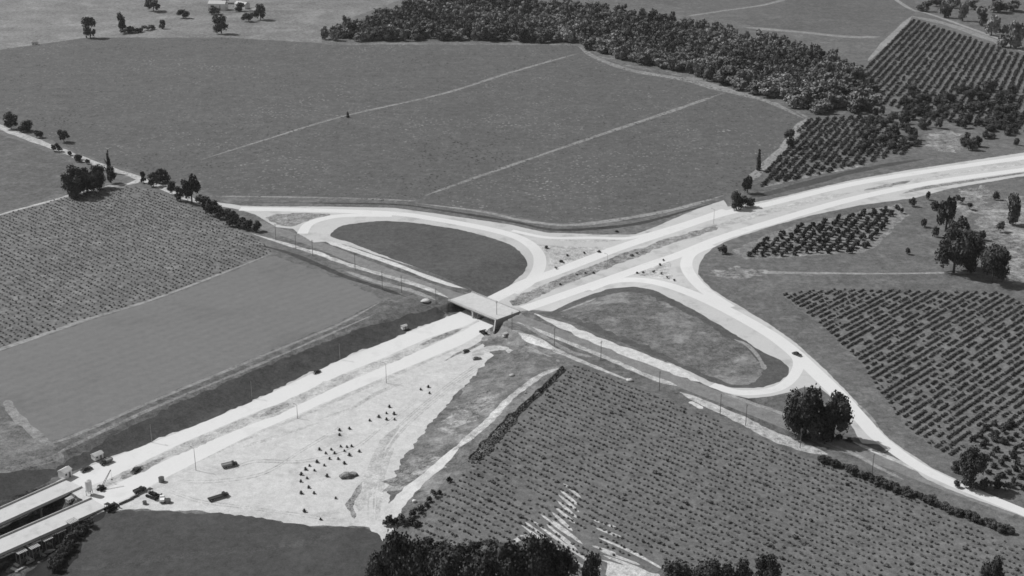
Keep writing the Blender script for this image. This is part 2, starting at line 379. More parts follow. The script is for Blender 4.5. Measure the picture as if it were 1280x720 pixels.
poly('bare_ground', 'pale grass', [(1158, 172), (1176, 163), (1198, 168), (1203, 183), (1182, 190), (1160, 186)], 4)
ribbon('verge', 'cut slope', [(935, 247), (960, 242), (1010, 229), (1060, 216), (1110, 206), (1160, 198)], [4, 8, 10, 9, 8, 3])
ribbon('dirt_track', 'pale grass', [(955, 234), (1000, 222), (1050, 212), (1090, 204)], [3, 7, 6, 4])
ribbon('dirt_track', 'pale grass', [(940, 322), (1000, 318), (1050, 313), (1085, 308)], [5, 8, 8, 4])
ribbon('dirt_track', 'track', [(930, 340), (1000, 341), (1100, 342), (1180, 341), (1222, 341)], [5, 4, 2.5, 3, 5])
poly('bare_ground', 'pale grass', [(890, 338), (930, 333), (960, 340), (930, 347), (890, 345)], 4)
poly('bare_ground', 'pale grass', [(1195, 245), (1225, 232), (1240, 240), (1228, 262), (1205, 272)], 4)
poly('bare_ground', 'pale grass', [(1225, 262), (1290, 250), (1290, 340), (1262, 350), (1250, 320), (1228, 300)], 4)
ribbon('ditch', 'ditch', [(874, 346), (890, 368), (930, 395), (960, 412), (1000, 438)], [2.5, 3.5, 3, 2, 1])
# field divisions
for a, w, m in (([(250, 200), (330, 175), (430, 145), (550, 118), (640, 90), (725, 66)], [2, 4, 5, 6], 'faint track'), ([(530, 245), (600, 220), (740, 172), (830, 142), (905, 116)], [3, 4, 6, 6], 'faint track'),
                ([(722, 57), (745, 72), (790, 88), (860, 100), (905, 112), (960, 127), (1005, 148)], [5, 8, 12, 18, 7, 8], 'faint track'), ([(1008, 148), (992, 168), (978, 186), (958, 205), (930, 232)], [11, 9, 8, 9, 6], 'track'),
                ([(-200, 93), (8, 59), (60, 52), (110, 46), (200, 33), (262, 22), (330, 22)], 5, 'faint track'), ([(120, 36), (200, 37), (270, 26)], 4, 'faint track'),
                ([(-60, 286), (8, 266), (60, 252), (95, 242), (130, 234), (165, 229), (175, 222)], [3, 3, 3.5, 5, 5, 6], 'gravel strip'),
                ([(-60, 456), (8, 434), (110, 399), (200, 371), (340, 317)], [4, 4, 3, 2.5], 'track'),
                ([(8, 512), (44, 541), (64, 553), (110, 537), (180, 506), (320, 448), (420, 407), (480, 375)], 2.6, 'faint track'),
                ([(60, 572), (180, 515), (320, 457), (470, 392)], 2.2, 'faint track'),
                ([(-60, 589), (8, 587), (40, 580), (70, 572), (75, 566)], 4, 'faint track'), ([(8, 500), (20, 520), (60, 555)], 5, 'faint track'),
                ([(-200, 60), (0, 42), (60, 38), (115, 34)], 3, 'faint track'),
                ([(520, 254), (600, 264), (650, 275), (700, 281), (740, 279), (800, 270), (850, 260), (905, 244)], [3, 4, 5, 6, 5, 5], 'track'), ([(420, 247), (520, 251)], 3, 'faint track'),
                ([(270, 245), (420, 247)], 3, 'faint track')):
    ribbon('dirt_track', m, a, w)
ribbon('ditch', 'ditch', [(300, 253), (420, 254), (500, 256), (560, 264), (640, 277), (690, 287), (740, 286), (800, 279), (860, 263), (905, 250)], [1.5, 3, 3, 4, 4, 5, 5, 3, 1.5])
# cross road with its gravel strips
ribbon('cross_road', 'gravel strip', crpx[0:10], [9, 9, 8, 7, 6])
ribbon('verge', 'verge', crpx[9:24], [10, 22, 24, 24, 24, 24, 22, 14])
ribbon('ditch', 'ditch', [(318, 305), (360, 316), (400, 332), (430, 345), (470, 358), (510, 372)], [2, 4, 5, 4, 3])
ribbon('cross_road', 'asphalt old', [(320, 278)] + crpx[10:15] + [(575, 372)], 10.5)
ribbon('cross_road', 'asphalt old', [(628, 391)] + crpx[16:25], [12, 12, 11.5, 11, 11, 10, 9])
ribbon('gravel_shoulder', 'gravel strip', [(315, 292), (390, 315), (440, 332), (480, 344), (527, 358), (560, 372)], [4, 4.5, 4, 4, 5, 3])
ribbon('gravel_shoulder', 'gravel bright', [(386, 312), (400, 317), (415, 323)], [2, 5, 3])
ribbon('gravel_shoulder', 'track', [(430, 338), (470, 352), (510, 362), (545, 375)], [3, 5, 4, 3])
ribbon('gravel_shoulder', 'gravel bright', [(404, 300), (440, 312), (495, 331), (545, 350), (585, 362)], [6, 5.5, 5, 4.5, 5])
ribbon('gravel_shoulder', 'gravel bright', [(668, 392), (700, 405), (740, 423), (800, 446), (850, 465), (884, 479)], [5, 7, 9, 10, 9, 6])
ribbon('gravel_shoulder', 'gravel strip', [(645, 402), (700, 424), (760, 448), (810, 470), (846, 482)], [3, 3.5, 4, 4, 5])
ribbon('gravel_shoulder', 'gravel strip', [(648, 416), (675, 428), (702, 441), (740, 457), (790, 477)], [5, 6, 4, 3, 2])
ribbon('gravel_shoulder', 'gravel bright', [(652, 420), (672, 429), (690, 436)], [3, 4, 2])
ribbon('gravel_shoulder', 'gravel strip', [(850, 490), (890, 508), (930, 526), (960, 542), (1000, 558), (1035, 568)], [5, 6, 8, 8, 6])
ribbon('gravel_shoulder', 'track', [(900, 489), (940, 504), (975, 516), (1010, 532)], [2, 3, 3, 2])
ribbon('gravel_shoulder', 'gravel strip', [(1066, 552), (1100, 567), (1140, 584), (1165, 596)], [2, 3, 3.5, 3])
ribbon('gravel_shoulder', 'gravel bright', [(862, 502), (870, 506), (878, 511)], 3)
ribbon('gravel_shoulder', 'track', [(1030, 552), (1065, 566), (1100, 585), (1130, 600)], [2, 2.5, 2])
ribbon('dirt_track', 'faint track', [(655, 405), (685, 424), (715, 440), (740, 446)], 3)
# ramps
poly('ramp', 'dirt ramp', [(250, 249), (300, 257), (320, 258), (400, 258), (495, 260), (545, 267), (600, 275), (640, 281), (662, 286), (685, 291), (740, 293), (795, 293), (825, 281), (870, 262), (905, 250), (912, 262), (870, 285), (780, 315), (700, 345), (655, 374), (612, 372),
      (600, 366), (500, 328), (432, 306), (414, 302), (392, 303), (374, 292), (366, 286), (345, 284), (318, 268), (300, 262), (250, 253)])
poly('median', 'median', [(330, 272), (345, 268), (380, 266), (414, 268), (395, 272), (380, 278), (366, 284), (345, 281)])
poly('meadow', 'loop grass', [(413, 294), (418, 288), (427, 283), (440, 280), (482, 276), (545, 282), (607, 295), (640, 307), (655, 321), (659, 332), (651, 345), (636, 357), (618, 370), (600, 369), (585, 359), (545, 343), (495, 325), (440, 304), (418, 298)], 4)
poly('traffic_island', 'island earth', [(671, 306), (700, 307), (730, 308), (766, 310), (740, 321), (712, 332), (688, 340), (687, 326), (681, 314)])
ribbon('traffic_island', 'median pale', [(685, 299), (730, 301), (780, 300)], [2, 5, 2])
poly('ramp', 'dirt ramp', [(660, 385), (700, 367), (760, 345), (815, 325), (850, 312), (890, 297), (915, 298), (893, 309), (880, 319), (874, 330), (873, 342), (880, 352), (890, 362), (925, 383), (960, 404), (997, 430), (1035, 466), (1060, 490), (1075, 507), (1095, 531), (1112, 549), (1140, 568), (1167, 586), (1200, 602), (1272, 632),
      (1400, 684), (1400, 694), (1272, 643), (1200, 617), (1160, 600), (1120, 568), (1102, 556), (1077, 554), (1068, 540), (1058, 520), (1045, 501), (1025, 486), (1005, 484), (985, 491), (960, 496), (935, 498), (905, 490), (880, 480), (862, 468), (740, 400), (700, 390)])
poly('meadow', 'loop grass', [(672, 391), (690, 389), (712, 378), (733, 370), (760, 361), (790, 358), (815, 362), (840, 373), (865, 386), (915, 416), (950, 438), (975, 450), (986, 460), (984, 469), (974, 477), (955, 484), (915, 485), (888, 477), (850, 459), (800, 437), (740, 414), (700, 398)])
poly('meadow', 'worn grass', [(700, 392), (720, 381), (745, 372), (770, 366), (795, 365), (820, 372), (865, 395), (915, 424), (945, 445), (955, 462), (945, 476), (915, 480), (885, 470), (850, 453), (800, 430), (745, 407)], 3)
ribbon('dirt_track', 'track', [(917, 424), (932, 430), (945, 442), (953, 455), (956, 462)], [2, 3, 2, 4])
ribbon('dirt_track', 'track', [(700, 390), (725, 381), (745, 373)], [1, 3, 1])
poly('traffic_island', 'island earth', [(772, 341), (800, 332), (832, 322), (837, 330), (839, 341), (847, 353), (820, 347), (792, 344)])
ribbon('dirt_track', 'track', [(1072, 506), (1086, 520), (1096, 535)], 3)
# highway
poly('highway', 'dirt ramp', [(608, 374), (640, 356), (700, 336), (770, 308), (830, 284), (900, 260), (960, 250), (1010, 238), (1060, 226), (1120, 215), (1185, 205), (1272, 192), (1420, 170), (1420, 206), (1272, 221), (1185, 236), (1145, 247), (1072, 257), (1010, 270), (960, 284), (930, 294), (890, 308), (845, 319), (815, 333), (762, 357), (720, 374),
      (690, 386), (646, 389), (620, 400), (600, 395)])
NWL = [(612, 376), (640, 362), (660, 352), (700, 338), (770, 311), (830, 291), (900, 268), (960, 255), (1060, 231), (1160, 214), (1272, 198), (1400, 180)]
SEL = [(655, 386), (690, 374), (762, 349), (815, 330), (850, 318), (900, 298), (960, 279), (1060, 250), (1160, 229), (1272, 213), (1400, 197)]
ribbon('highway', 'concrete road', NWL, [10, 10, 9.5, 9, 9, 9, 10]); ribbon('highway', 'concrete road', SEL, [9, 9, 9, 9, 9, 9, 8])
for a, w in (([(300, 261), (400, 263), (495, 267), (545, 274), (600, 284), (640, 294), (662, 305), (674, 320), (673, 337), (661, 353), (640, 366)], 8.5), ([(640, 288), (685, 297), (740, 297), (790, 297), (850, 281), (905, 262)], 4.5),
             ([(378, 292), (386, 280), (410, 272), (440, 269), (490, 269)], 7.5), ([(735, 362), (762, 352), (800, 350), (840, 358), (890, 378), (950, 410), (985, 434), (1020, 466), (1050, 495), (1078, 525), (1104, 552), (1165, 592), (1272, 637), (1400, 690)], [8, 9, 9, 9, 9, 8, 6.5, 6]),
             ([(890, 306), (866, 316), (858, 328), (862, 342), (880, 362), (912, 384)], 8), ([(985, 434), (998, 452), (992, 470), (975, 484), (950, 490), (920, 490), (890, 481)], 6)):
    ribbon('ramp', 'concrete road', a, w)
poly('median', 'median', [(634, 377), (660, 365), (690, 351), (715, 341), (750, 328), (790, 313), (840, 297), (897, 281), (895, 287), (840, 304), (790, 324), (735, 345), (700, 359), (676, 369), (652, 381), (642, 383)])
ribbon('median', 'median pale', [(895, 284), (930, 273), (960, 265), (1020, 250), (1068, 240)], [7, 10, 8, 9, 4])
ribbon('median', 'median', [(1080, 238), (1110, 232), (1138, 226)], [3, 7, 4])
ribbon('median', 'median pale', [(1138, 226), (1200, 216), (1300, 202)], [6, 5, 6])
ribbon('median', 'median', [(1128, 242), (1150, 236), (1180, 231), (1240, 222), (1300, 213)], [2, 6, 5, 4])
poly('highway', 'concrete road', [(76, 600), (105, 586), (137, 573), (225, 540), (320, 500), (427, 449), (545, 402), (580, 388), (612, 372), (628, 380), (600, 397), (585, 406), (537, 422), (480, 447), (427, 468), (345, 507), (320, 515), (225, 555), (135, 599), (100, 612)])
poly('highway', 'concrete road', [(112, 622), (132, 612), (175, 590), (225, 567), (320, 528), (345, 520), (427, 480), (480, 458), (543, 430), (582, 412), (600, 400), (625, 385), (640, 392), (620, 405), (611, 411), (579, 430), (524, 453), (485, 469), (372, 518), (320, 540), (212, 595), (160, 622), (125, 638)])
poly('median', 'median pale', [(112, 612), (135, 600), (225, 556), (320, 516), (427, 469), (480, 449), (537, 424), (586, 407), (600, 400), (582, 411), (543, 429), (480, 457), (427, 479), (345, 519), (320, 526), (225, 566), (175, 589), (132, 611), (118, 617)])
for a in ([(325, 521), (345, 512), (362, 504)], [(524, 432), (550, 422), (578, 410)], [(150, 599), (175, 587), (205, 572)]):
    ribbon('median', 'median', a, [2, 6, 2])

def build_land():
    pts = []; edges = []
    def addring(r):
        n0 = len(pts); r = [tuple(p) for p in r]
        k = len(r)
        pts.extend(r); edges.extend([(n0 + i, n0 + (i + 1) % k) for i in range(k)])
    for n, m, g in LAY: addring(g)
    def grid(x0, x1, y0, y1, st, keep=None):
        X, Y = np.meshgrid(np.arange(x0, x1, st), np.arange(y0, y1, st)); P = np.stack([X.ravel(), Y.ravel()], 1).astype(float).astype(float)
        P += rng.uniform(-.2, .2, P.shape) * st
        if keep is not None: P = P[keep(P)]
        pts.extend([tuple(p) for p in P])
    def near(P): d, s = polydist(P, HW); return (np.abs(d) < 66) & (s < HWS[15] + 40)
    grid(-460, 420, 380, 1000, 3.5, near)
    grid(-900, 900, 380, 2200, 22, lambda P: ~near(P))
    grid(XC[0] - 45, XC[0] + 45, XC[1] - 45, XC[1] + 45, 1.3)
    be = lambda P: (np.abs(polydist(P, BE)[0]) < 50)
    grid(-200, 60, 430, 720, 5, be)
    grid(-420, -120, 380, 620, 3, lambda P: np.abs(polydist(P, np.vstack([RV, RV[:1]]))[0]) < 18)
    grid(-8000, 8000, -2000, 14000, 800)
    V, E_, Fc, _, _, _ = delaunay_2d_cdt([Vector(p) for p in pts], edges, [], 0, 1e-4)
    V = np.array([tuple(v) for v in V]); T = np.array([f for f in Fc if len(f) == 3])
    Z = hgt(V); c = V[T].mean(1)
    own = np.full(len(T), -1)
    for i, (n, m, gpoly) in enumerate(LAY):
        lo, hi = gpoly.min(0), gpoly.max(0); k = np.where((c > lo).all(1) & (c < hi).all(1))[0]
        if len(k): own[k[inpoly(c[k], gpoly)]] = i
    V3 = np.column_stack([V, Z])
    a = V3[T[:, 1]] - V3[T[:, 0]]; b = V3[T[:, 2]] - V3[T[:, 0]]; flip = (a[:, 0] * b[:, 1] - a[:, 1] * b[:, 0]) < 0
    T[flip] = T[flip][:, ::-1]
    groups = {}
    for i in range(-1, len(LAY)):
        key = ('ground', 'ground grass') if i < 0 else LAY[i][:2]
        groups.setdefault(key, []).append(i)
    print('land', len(V), len(T))
    for (n, m), ids in groups.items():
        k = np.isin(own, ids)
        if not k.any(): continue
        t = T[k]; u, inv = np.unique(t, return_inverse=True)
        o = link(n, npmesh(n, V3[u], [inv.reshape(-1, 3)], m, smooth=True)); o['kind'] = 'structure'
build_land()

# ------------------------------------------------------------------ vegetation
def ico(sub=1):
    import bmesh
    bm = bmesh.new(); bmesh.ops.create_icosphere(bm, subdivisions=sub, radius=1)
    V = np.array([v.co[:] for v in bm.verts]); T = np.array([[v.index for v in f.verts] for f in bm.faces]); bm.free(); return V, T
ICO1 = ico(1); ICO2 = ico(2)
def cards(P, Nrm, size, r):
    """little leaf clumps: bent quads at points P"""
    n = len(P); a = r.standard_normal((n, 3)); a = a / np.linalg.norm(a, axis=1)[:, None]
    nn = Nrm * .9 + a * .8; nn /= np.linalg.norm(nn, axis=1)[:, None]
    u = np.cross(nn, r.standard_normal((n, 3))); u /= np.linalg.norm(u, axis=1)[:, None]; w = np.cross(nn, u)
    s = (size * r.uniform(.6, 1.3, n))[:, None]
    C = [P + u * s, P + w * s * .8 + nn * s * .25, P - u * s, P - w * s * .8 - nn * s * .2]
    V = np.stack(C, 1).reshape(-1, 3); Q = np.arange(4 * n).reshape(-1, 4); return V, Q
def crown_mesh(seed, lobes=9, n=900, shape='round', leaf=.055):
    """unit crown: width 1, height 1, base at z=0"""
    r = np.random.default_rng(seed); L = []
    for i in range(lobes):
        if shape == 'round':
            a = r.uniform(0, 2 * math.pi); z = r.uniform(.18, .80); rad = .30 * math.sqrt(max(0.05, 1 - ((z - .45) / .5) ** 2)) * r.uniform(.5, 1.1)
            L.append((rad * math.cos(a), rad * math.sin(a), z, r.uniform(.13, .24)))
        elif shape == 'column':
            z = (i + .5) / lobes; L.append((r.uniform(-.03, .03), r.uniform(-.03, .03), z, .36 * (1 - .55 * z) * r.uniform(.85, 1.1)))
        else:
            a = r.uniform(0, 2 * math.pi); rad = r.uniform(.0, .3); L.append((rad * math.cos(a), rad * math.sin(a), r.uniform(.25, .6), r.uniform(.18, .3)))
    L = np.array(L); Vs = []; Ts = []; k = 0
    zs = .22 if shape == 'column' else 1.0
    for x, y, z, rr in L:                      # inner leafy masses
        V, T = ICO1; v = V * (1 + .35 * r.standard_normal((len(V), 1)) * .5) * rr * .72
        v = v * [1, 1, .95 if shape != 'column' else .3] + [x, y, z]; Vs.append(v); Ts.append(T + k); k += len(V)
    wts = L[:, 3] ** 2; pick = r.choice(len(L), n, p=wts / wts.sum())
    d = r.standard_normal((n, 3)); d[:, 2] = d[:, 2] * .8 + .25; d /= np.linalg.norm(d, axis=1)[:, None]
    rad = L[pick, 3] * r.uniform(.72, 1.12, n)
    P = L[pick, :3] + d * rad[:, None] * [1, 1, 1 if shape != 'column' else .3]
    P[:, 2] = np.clip(P[:, 2], .02, 1.05)
    cv, cq = cards(P, d, leaf, r)
    return np.vstack(Vs + [cv]), [np.vstack(Ts), cq + k]
def trunk_mesh(seed):
    r = random.Random(seed); m = MB(); m.bar((0, 0, -.05), (0.01, 0, .34), .035, 7, .024)
    for i in range(5):
        a = r.uniform(0, 6.28); m.bar((0.01, 0, .22 + .03 * i), (.22 * math.cos(a), .22 * math.sin(a), .5 + .06 * i), .015, 5, .006)
    return m
CR_M = {}
def crowns(kind, mname, n, lobes, shape, leaf, cnt):
    CR_M[kind] = []
    for i in range(cnt):
        v, f = crown_mesh(hash(kind) % 1000 * 0 + 11 * i + len(kind), lobes, n, shape, leaf); CR_M[kind].append(npmesh('crown', v, f, mname))
crowns('big', 'leaf dark', 2600, 16, 'round', .030, 4)
crowns('mid', 'leaf mid', 900, 11, 'round', .048, 5)
crowns('far', 'leaf forest', 330, 8, 'round', .075, 6)
crowns('dark', 'leaf dark', 700, 10, 'round', .052, 5)
crowns('column', 'leaf dark', 500, 8, 'column', .06, 2)
crowns('shrub', 'leaf dark', 260, 6, 'low', .075, 4)
crowns('orch', 'leaf orchard', 110, 5, 'low', .11, 4)
TR = [npmesh('trunk', (t := trunk_mesh(i)).V, [t.T, t.Q], 'bark') for i in range(3)]
NT = [0]
def tree(x, y, wpx, hpx, kind='mid', label=None, cat='tree', group=None, name=None, P=None, dims=None):
    """a tree whose foot stands on the ground seen at pixel x, y"""
    NT[0] += 1; i = NT[0]
    P = gp(x, y) if P is None else P
    if dims: w, h = dims
    else:
        mx, my = mpp(P); w, h = wpx * mx, hpx * my
    shrub = kind in ('shrub', 'orch')
    name = name or ('shrub' if shrub else ('cypress_tree' if kind == 'column' else 'tree'))
    t = empty(name, P, random.uniform(0, 6.28))
    cr = link('crown', CR_M[kind][i % len(CR_M[kind])], t, (0, 0, 0 if shrub else -h * .02)); cr.scale = (w * 1.22, w * 1.22, h * (1.25 if shrub else 1.0))
    if kind == 'column': cr.scale = (w * 1.5, w * 1.5, h * .97); cr.location.z = .3
    tr = link('trunk', TR[i % 3], t); tr.scale = (h * .8, h * .8, h * (.5 if shrub else 1))
    tag(t, label, cat, group); return t
# named trees
for x, y, w, h, k, lab in (
    (113, 47, 17, 25, 'dark', 'round dark tree alone on the far boundary track at the top left'),
    (153, 40, 10, 24, 'dark', 'tall narrow ragged tree beside the low hedge at the top left'),
    (203, 36, 8, 13, 'dark', 'small dark tree at the right end of the low hedge, top left'),
    (277, 42, 17, 23, 'mid', 'round grey tree standing in front of the farmyard'),
    (229, 23, 14, 11, 'dark', 'low broad tree on the track left of the farmyard'),
    (192, 14, 18, 20, 'far', 'pale blurred tree at the top edge left of the farm'),
    (268, 18, 14, 9, 'dark', 'low dark tree at the left foot of the white farmhouse'),
    (299, 14, 12, 13, 'dark', 'dark tree just right of the white farmhouse'),
    (311, 27, 14, 12, 'dark', 'tree in front of the farm outbuilding'),
    (326, 25, 14, 20, 'mid', 'rightmost tree of the farmyard'),
    (283, 4, 12, 16, 'dark', 'tree behind the white farmhouse at the top edge'),
    (14, 161, 16, 20, 'dark', 'leftmost dark tree on the upper side of the country road'),
    (33, 164, 17, 16, 'dark', 'second dark tree on the upper side of the country road'),
    (80, 178, 13, 17, 'dark', 'lone round tree above the country road left of the dark grove'),
    (70, 189, 9, 10, 'dark', 'small tree on the lower kerb of the country road at left'),
    (99, 202, 9, 9, 'dark', 'small tree on the lower kerb close to the dark grove'),
    (94, 246, 26, 38, 'big', 'leftmost and lowest tree of the dark grove by the farm track'),
    (109, 241, 24, 34, 'big', 'second tree from the left in the dark grove by the farm track'),
    (124, 235, 20, 30, 'big', 'third tree from the left in the dark grove by the farm track'),
    (139, 229, 13, 22, 'dark', 'rightmost tree of the dark grove, beside the cypress'),
    (180, 229, 8, 14, 'dark', 'small dark tree right of the track junction on the country road'),
    (192, 233, 13, 17, 'dark', 'low dark tree left of the round roadside tree'),
    (203, 228, 17, 20, 'dark', 'round roadside tree with a high crown right of the track junction'),
    (215, 242, 10, 16, 'dark', 'narrow tree between the round roadside tree and the tall one'),
    (240, 253, 20, 36, 'dark', 'tallest tree of the line beside the country road'),
    (226, 251, 12, 18, 'dark', 'low tree at the left foot of the tallest roadside tree'),
    (256, 263, 18, 20, 'dark', 'tree at the right foot of the tallest roadside tree'),
    (920, 262, 15, 28, 'dark', 'tall dark tree where the orchard track meets the highway'),
    (934, 241, 13, 24, 'dark', 'second tree up the orchard track from the highway'),
    (932, 259, 20, 14, 'dark', 'low wide tree at the highway edge beside the tall dark tree'),
    (985, 184, 13, 22, 'dark', 'dark tree at the upper end of the orchard track'),
    (1192, 341, 40, 58, 'big', 'largest dark tree right of the curved orchard'),
    (1212, 337, 26, 44, 'big', 'tree pressed against the right side of the largest dark tree at right'),
    (1182, 288, 20, 46, 'dark', 'tall loose tree just below the highway at right'),
    (1196, 300, 22, 30, 'dark', 'tree between the tall loose tree and the largest dark tree at right'),
    (1240, 353, 32, 48, 'big', 'dark tree at the end of the grass track near the right edge'),
    (1263, 280, 18, 42, 'mid', 'grey tree at the right edge below the highway'),
    (1005, 546, 42, 74, 'big', 'tall left tree of the great dark pair at the end of the right loop'),
    (1041, 549, 38, 60, 'big', 'lower right tree of the great dark pair at the end of the right loop'),
    (1213, 609, 27, 50, 'big', 'dark tree beside the white road at the foot of the right orchard'),
    (1193, 590, 12, 14, 'dark', 'small tree left of the dark tree at the foot of the right orchard'),
    (500, 738, 46, 84, 'big', 'leftmost tall tree of the bottom grove under the white track'),
    (476, 742, 32, 52, 'big', 'low tree at the bottom left end of the bottom grove'),
    (528, 742, 42, 66, 'big', 'second large tree of the bottom grove'),
    (560, 748, 46, 66, 'big', 'third large tree of the bottom grove'),
    (598, 750, 48, 68, 'big', 'fourth large tree of the bottom grove'),
    (635, 748, 44, 70, 'big', 'fifth large tree of the bottom grove'),
    (672, 745, 44, 78, 'big', 'tree of the bottom grove left of the bare vine rows'),
    (704, 742, 34, 56, 'big', 'low tree of the bottom grove below the bare vine rows'),
    (741, 738, 26, 54, 'big', 'rightmost tree of the bottom grove'),
    (847, 742, 40, 44, 'big', 'tree top at the bottom edge right of the bare patch'),
    (885, 748, 40, 46, 'big', 'broad low tree top at the bottom edge under the vineyard'),
    (920, 745, 34, 42, 'big', 'tree top left of the last one at the middle bottom edge'),
    (956, 742, 36, 50, 'big', 'last tree top of the bottom edge row under the vineyard'),
    (1238, 738, 26, 42, 'big', 'lone tree top at the bottom right corner')):
    tree(x, y, w, h, k, lab)
tree(137, 216, 5, 27, 'column', 'thin dark cypress rising out of the dark grove at left')
tree(948, 213, 6, 26, 'column', 'thin dark cypress on the orchard track above the highway')
tree(435, 147, 4, 7, 'column', 'tiny dark upright bush alone on the division line of the big upper field')
def row(px, w, h, n, kind, label, group, jit=1.0, cat='shrub', name=None):
    q = catmull(px, 8); L = np.concatenate([[0], np.cumsum(np.linalg.norm(np.diff(q, axis=0), axis=1))])
    for s in np.linspace(0, L[-1], n):
        x = np.interp(s, L, q[:, 0]) + random.uniform(-jit, jit); y = np.interp(s, L, q[:, 1]) + random.uniform(-jit, jit) * .5
        k = random.uniform(.75, 1.25); tree(x, y, w * k, h * k, kind, label, cat, group, name)
row([(264, 268), (280, 277), (300, 285), (322, 289)], 14, 17, 7, 'dark', 'dark bushy tree in the roadside line left of the loop ramp', 'trees along the upper country road', cat='tree', name='tree')
row([(45, 168), (50, 172)], 9, 7, 2, 'shrub', 'low dark shrub beside the country road at the far left', 'shrubs at the far left road')
row([(75, 190), (110, 205)], 8, 6, 4, 'shrub', 'low shrub on the lower edge of the country road before the grove', 'shrubs before the dark grove')
row([(155, 42), (175, 40), (192, 37)], 11, 6, 6, 'shrub', 'low dark shrub of the hedge on the far boundary, top left', 'far boundary hedge shrubs')
row([(1030, 577), (1080, 598), (1150, 625), (1215, 650), (1262, 668)], 11, 9, 40, 'mid', 'low shrub in the ragged hedge between vineyard and cross road', 'shrubs of the ragged roadside hedge', 3, name='shrub')
row([(563, 603), (563, 603)], 9, 9, 1, 'shrub', 'lone dark shrub below the end of the long clipped hedge', None)
row([(549, 618), (538, 627)], 8, 7, 3, 'shrub', 'dark shrub of the middle clump below the long clipped hedge', 'middle clump shrubs')
row([(532, 634), (518, 646)], 9, 8, 4, 'shrub', 'dark shrub of the lowest clump on the hedge line', 'lowest clump shrubs')
row([(488, 655), (520, 657)], 14, 10, 5, 'shrub', 'dark shrub at the upper edge of the bottom grove', 'shrubs at the grove top')
row([(535, 690), (640, 700)], 22, 20, 9, 'dark', 'dark shrub filling the upper edge of the bottom grove', 'understorey of the bottom grove', 6, name='shrub')
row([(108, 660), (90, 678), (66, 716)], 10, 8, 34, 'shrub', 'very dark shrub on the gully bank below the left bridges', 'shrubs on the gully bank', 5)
row([(1010, 547), (1060, 551)], 10, 5, 5, 'shrub', 'added low dark shrub in place of the shadow of the great tree pair', 'shrubs added as shadow of the great tree pair', 2)  # shrubs added as a dark mass where the tree pair casts its shadow
row([(1195, 610), (1255, 613)], 12, 11, 6, 'shrub', 'added dark low shrub in place of the tree shadow at the right orchard foot', 'shrubs added as tree shadow at the orchard foot', 2)  # added shrubs stand in for the shadow cast by the tree beside the road
for gname, lab, pts_, w, h in (
    ('shrubs in the left gore island', 'small dark shrub on the pale island left of the carriageways', [(709, 320), (749, 315), (730, 317), (695, 336), (683, 310), (702, 328), (771, 290)], 7, 4),
    ('shrubs in the right gore island', 'small dark shrub on the pale island right of the carriageways', [(817, 341), (796, 342), (829, 326), (827, 343), (834, 348), (825, 332), (804, 341), (843, 351)], 6, 4),
    ('shrubs in the highway median', 'small dark shrub in the narrow highway median beyond the bridge', [(790, 320), (732, 342), (721, 344), (742, 342), (796, 317), (700, 356)], 6, 3),
    ('scrub below the highway', 'dark shrub on rough ground below the highway at right', [(1140, 258), (1155, 284), (1212, 262), (1244, 250), (1168, 262), (1160, 250), (1200, 255), (1168, 296), (903, 317), (1134, 318), (1250, 290), (1228, 300)], 9, 9)):
    for x, y in pts_: k_ = .62 if 'scrub' not in gname else 1; tree(x, y, k_ * w * random.uniform(.7, 1.3), k_ * h * random.uniform(.8, 1.3), 'shrub', lab, 'shrub', gname)
r_ = random.Random(3)
for i in range(190):
    x = r_.uniform(1080, 1275); y = r_.uniform(112, 193)
    if x < 1130 and y < 140: continue
    if 1155 < x < 1200 and 163 < y < 190: continue
    if y > 215 - (x - 900) * .085: continue
    tree(x, y, r_.uniform(5, 14), r_.uniform(5, 14), 'mid', 'rough tree in the scrub between the two far orchards at right', 'tree', 'scrub trees between the far orchards')
for x, y, w, h in ((1156, 14, 16, 14), (1180, 22, 14, 22), (1203, 26, 12, 26), (1226, 32, 18, 24), (1239, 44, 18, 26), (1263, 60, 26, 36), (1248, 16, 20, 20), (1266, 14, 20, 16), (1170, 8, 16, 14), (1215, 12, 18, 14), (1192, 10, 14, 14)):
    tree(x, y, w, h, 'far', 'tree in the loose wood at the top right corner', 'tree', 'wood at the top right corner')

# one continuous clipped hedge
def hedge(px, w, h, label):
    q = onground(catmull(px, 10)); L = np.concatenate([[0], np.cumsum(np.linalg.norm(np.diff(q[:, :2], axis=0), axis=1))]); n = int(L[-1] * 22)
    s = rng.uniform(0, L[-1], n); P = np.stack([np.interp(s, L, q[:, i]) for i in range(3)], 1); o = P[0].copy()
    ww = np.interp(s / L[-1], np.linspace(0, 1, len(w)), w) * (1 + .25 * np.sin(s * .6) + .2 * np.sin(s * .23)); hh = h * (1 + .2 * np.sin(s * .4))
    a = rng.uniform(0, math.pi, n); d = np.stack([np.cos(a) * .7, np.cos(a) * .7, np.sin(a)], 1)
    P = P + np.stack([np.cos(a) * ww / 2 * .7, -np.cos(a) * ww / 2 * .7, np.sin(a) * hh], 1)
    v, c = cards(P, d, .42, rng); m = npmesh('hedge', v - o, [c], 'leaf dark'); ob = link('hedge', m, None, o); tag(ob, label, 'hedge')
    m.materials[0] = MATS['leaf dark']
hedge([(704, 461), (680, 485), (655, 508), (640, 523)], [1.6, 2.2, 2.4], 1.8, 'thin dark clipped hedge along the upper left edge of the vineyard')
hedge([(640, 523), (620, 545), (600, 567), (587, 579)], [3.2, 4.6, 5.2, 4.4], 3.0, 'thick dark part of the clipped hedge left of the vineyard')

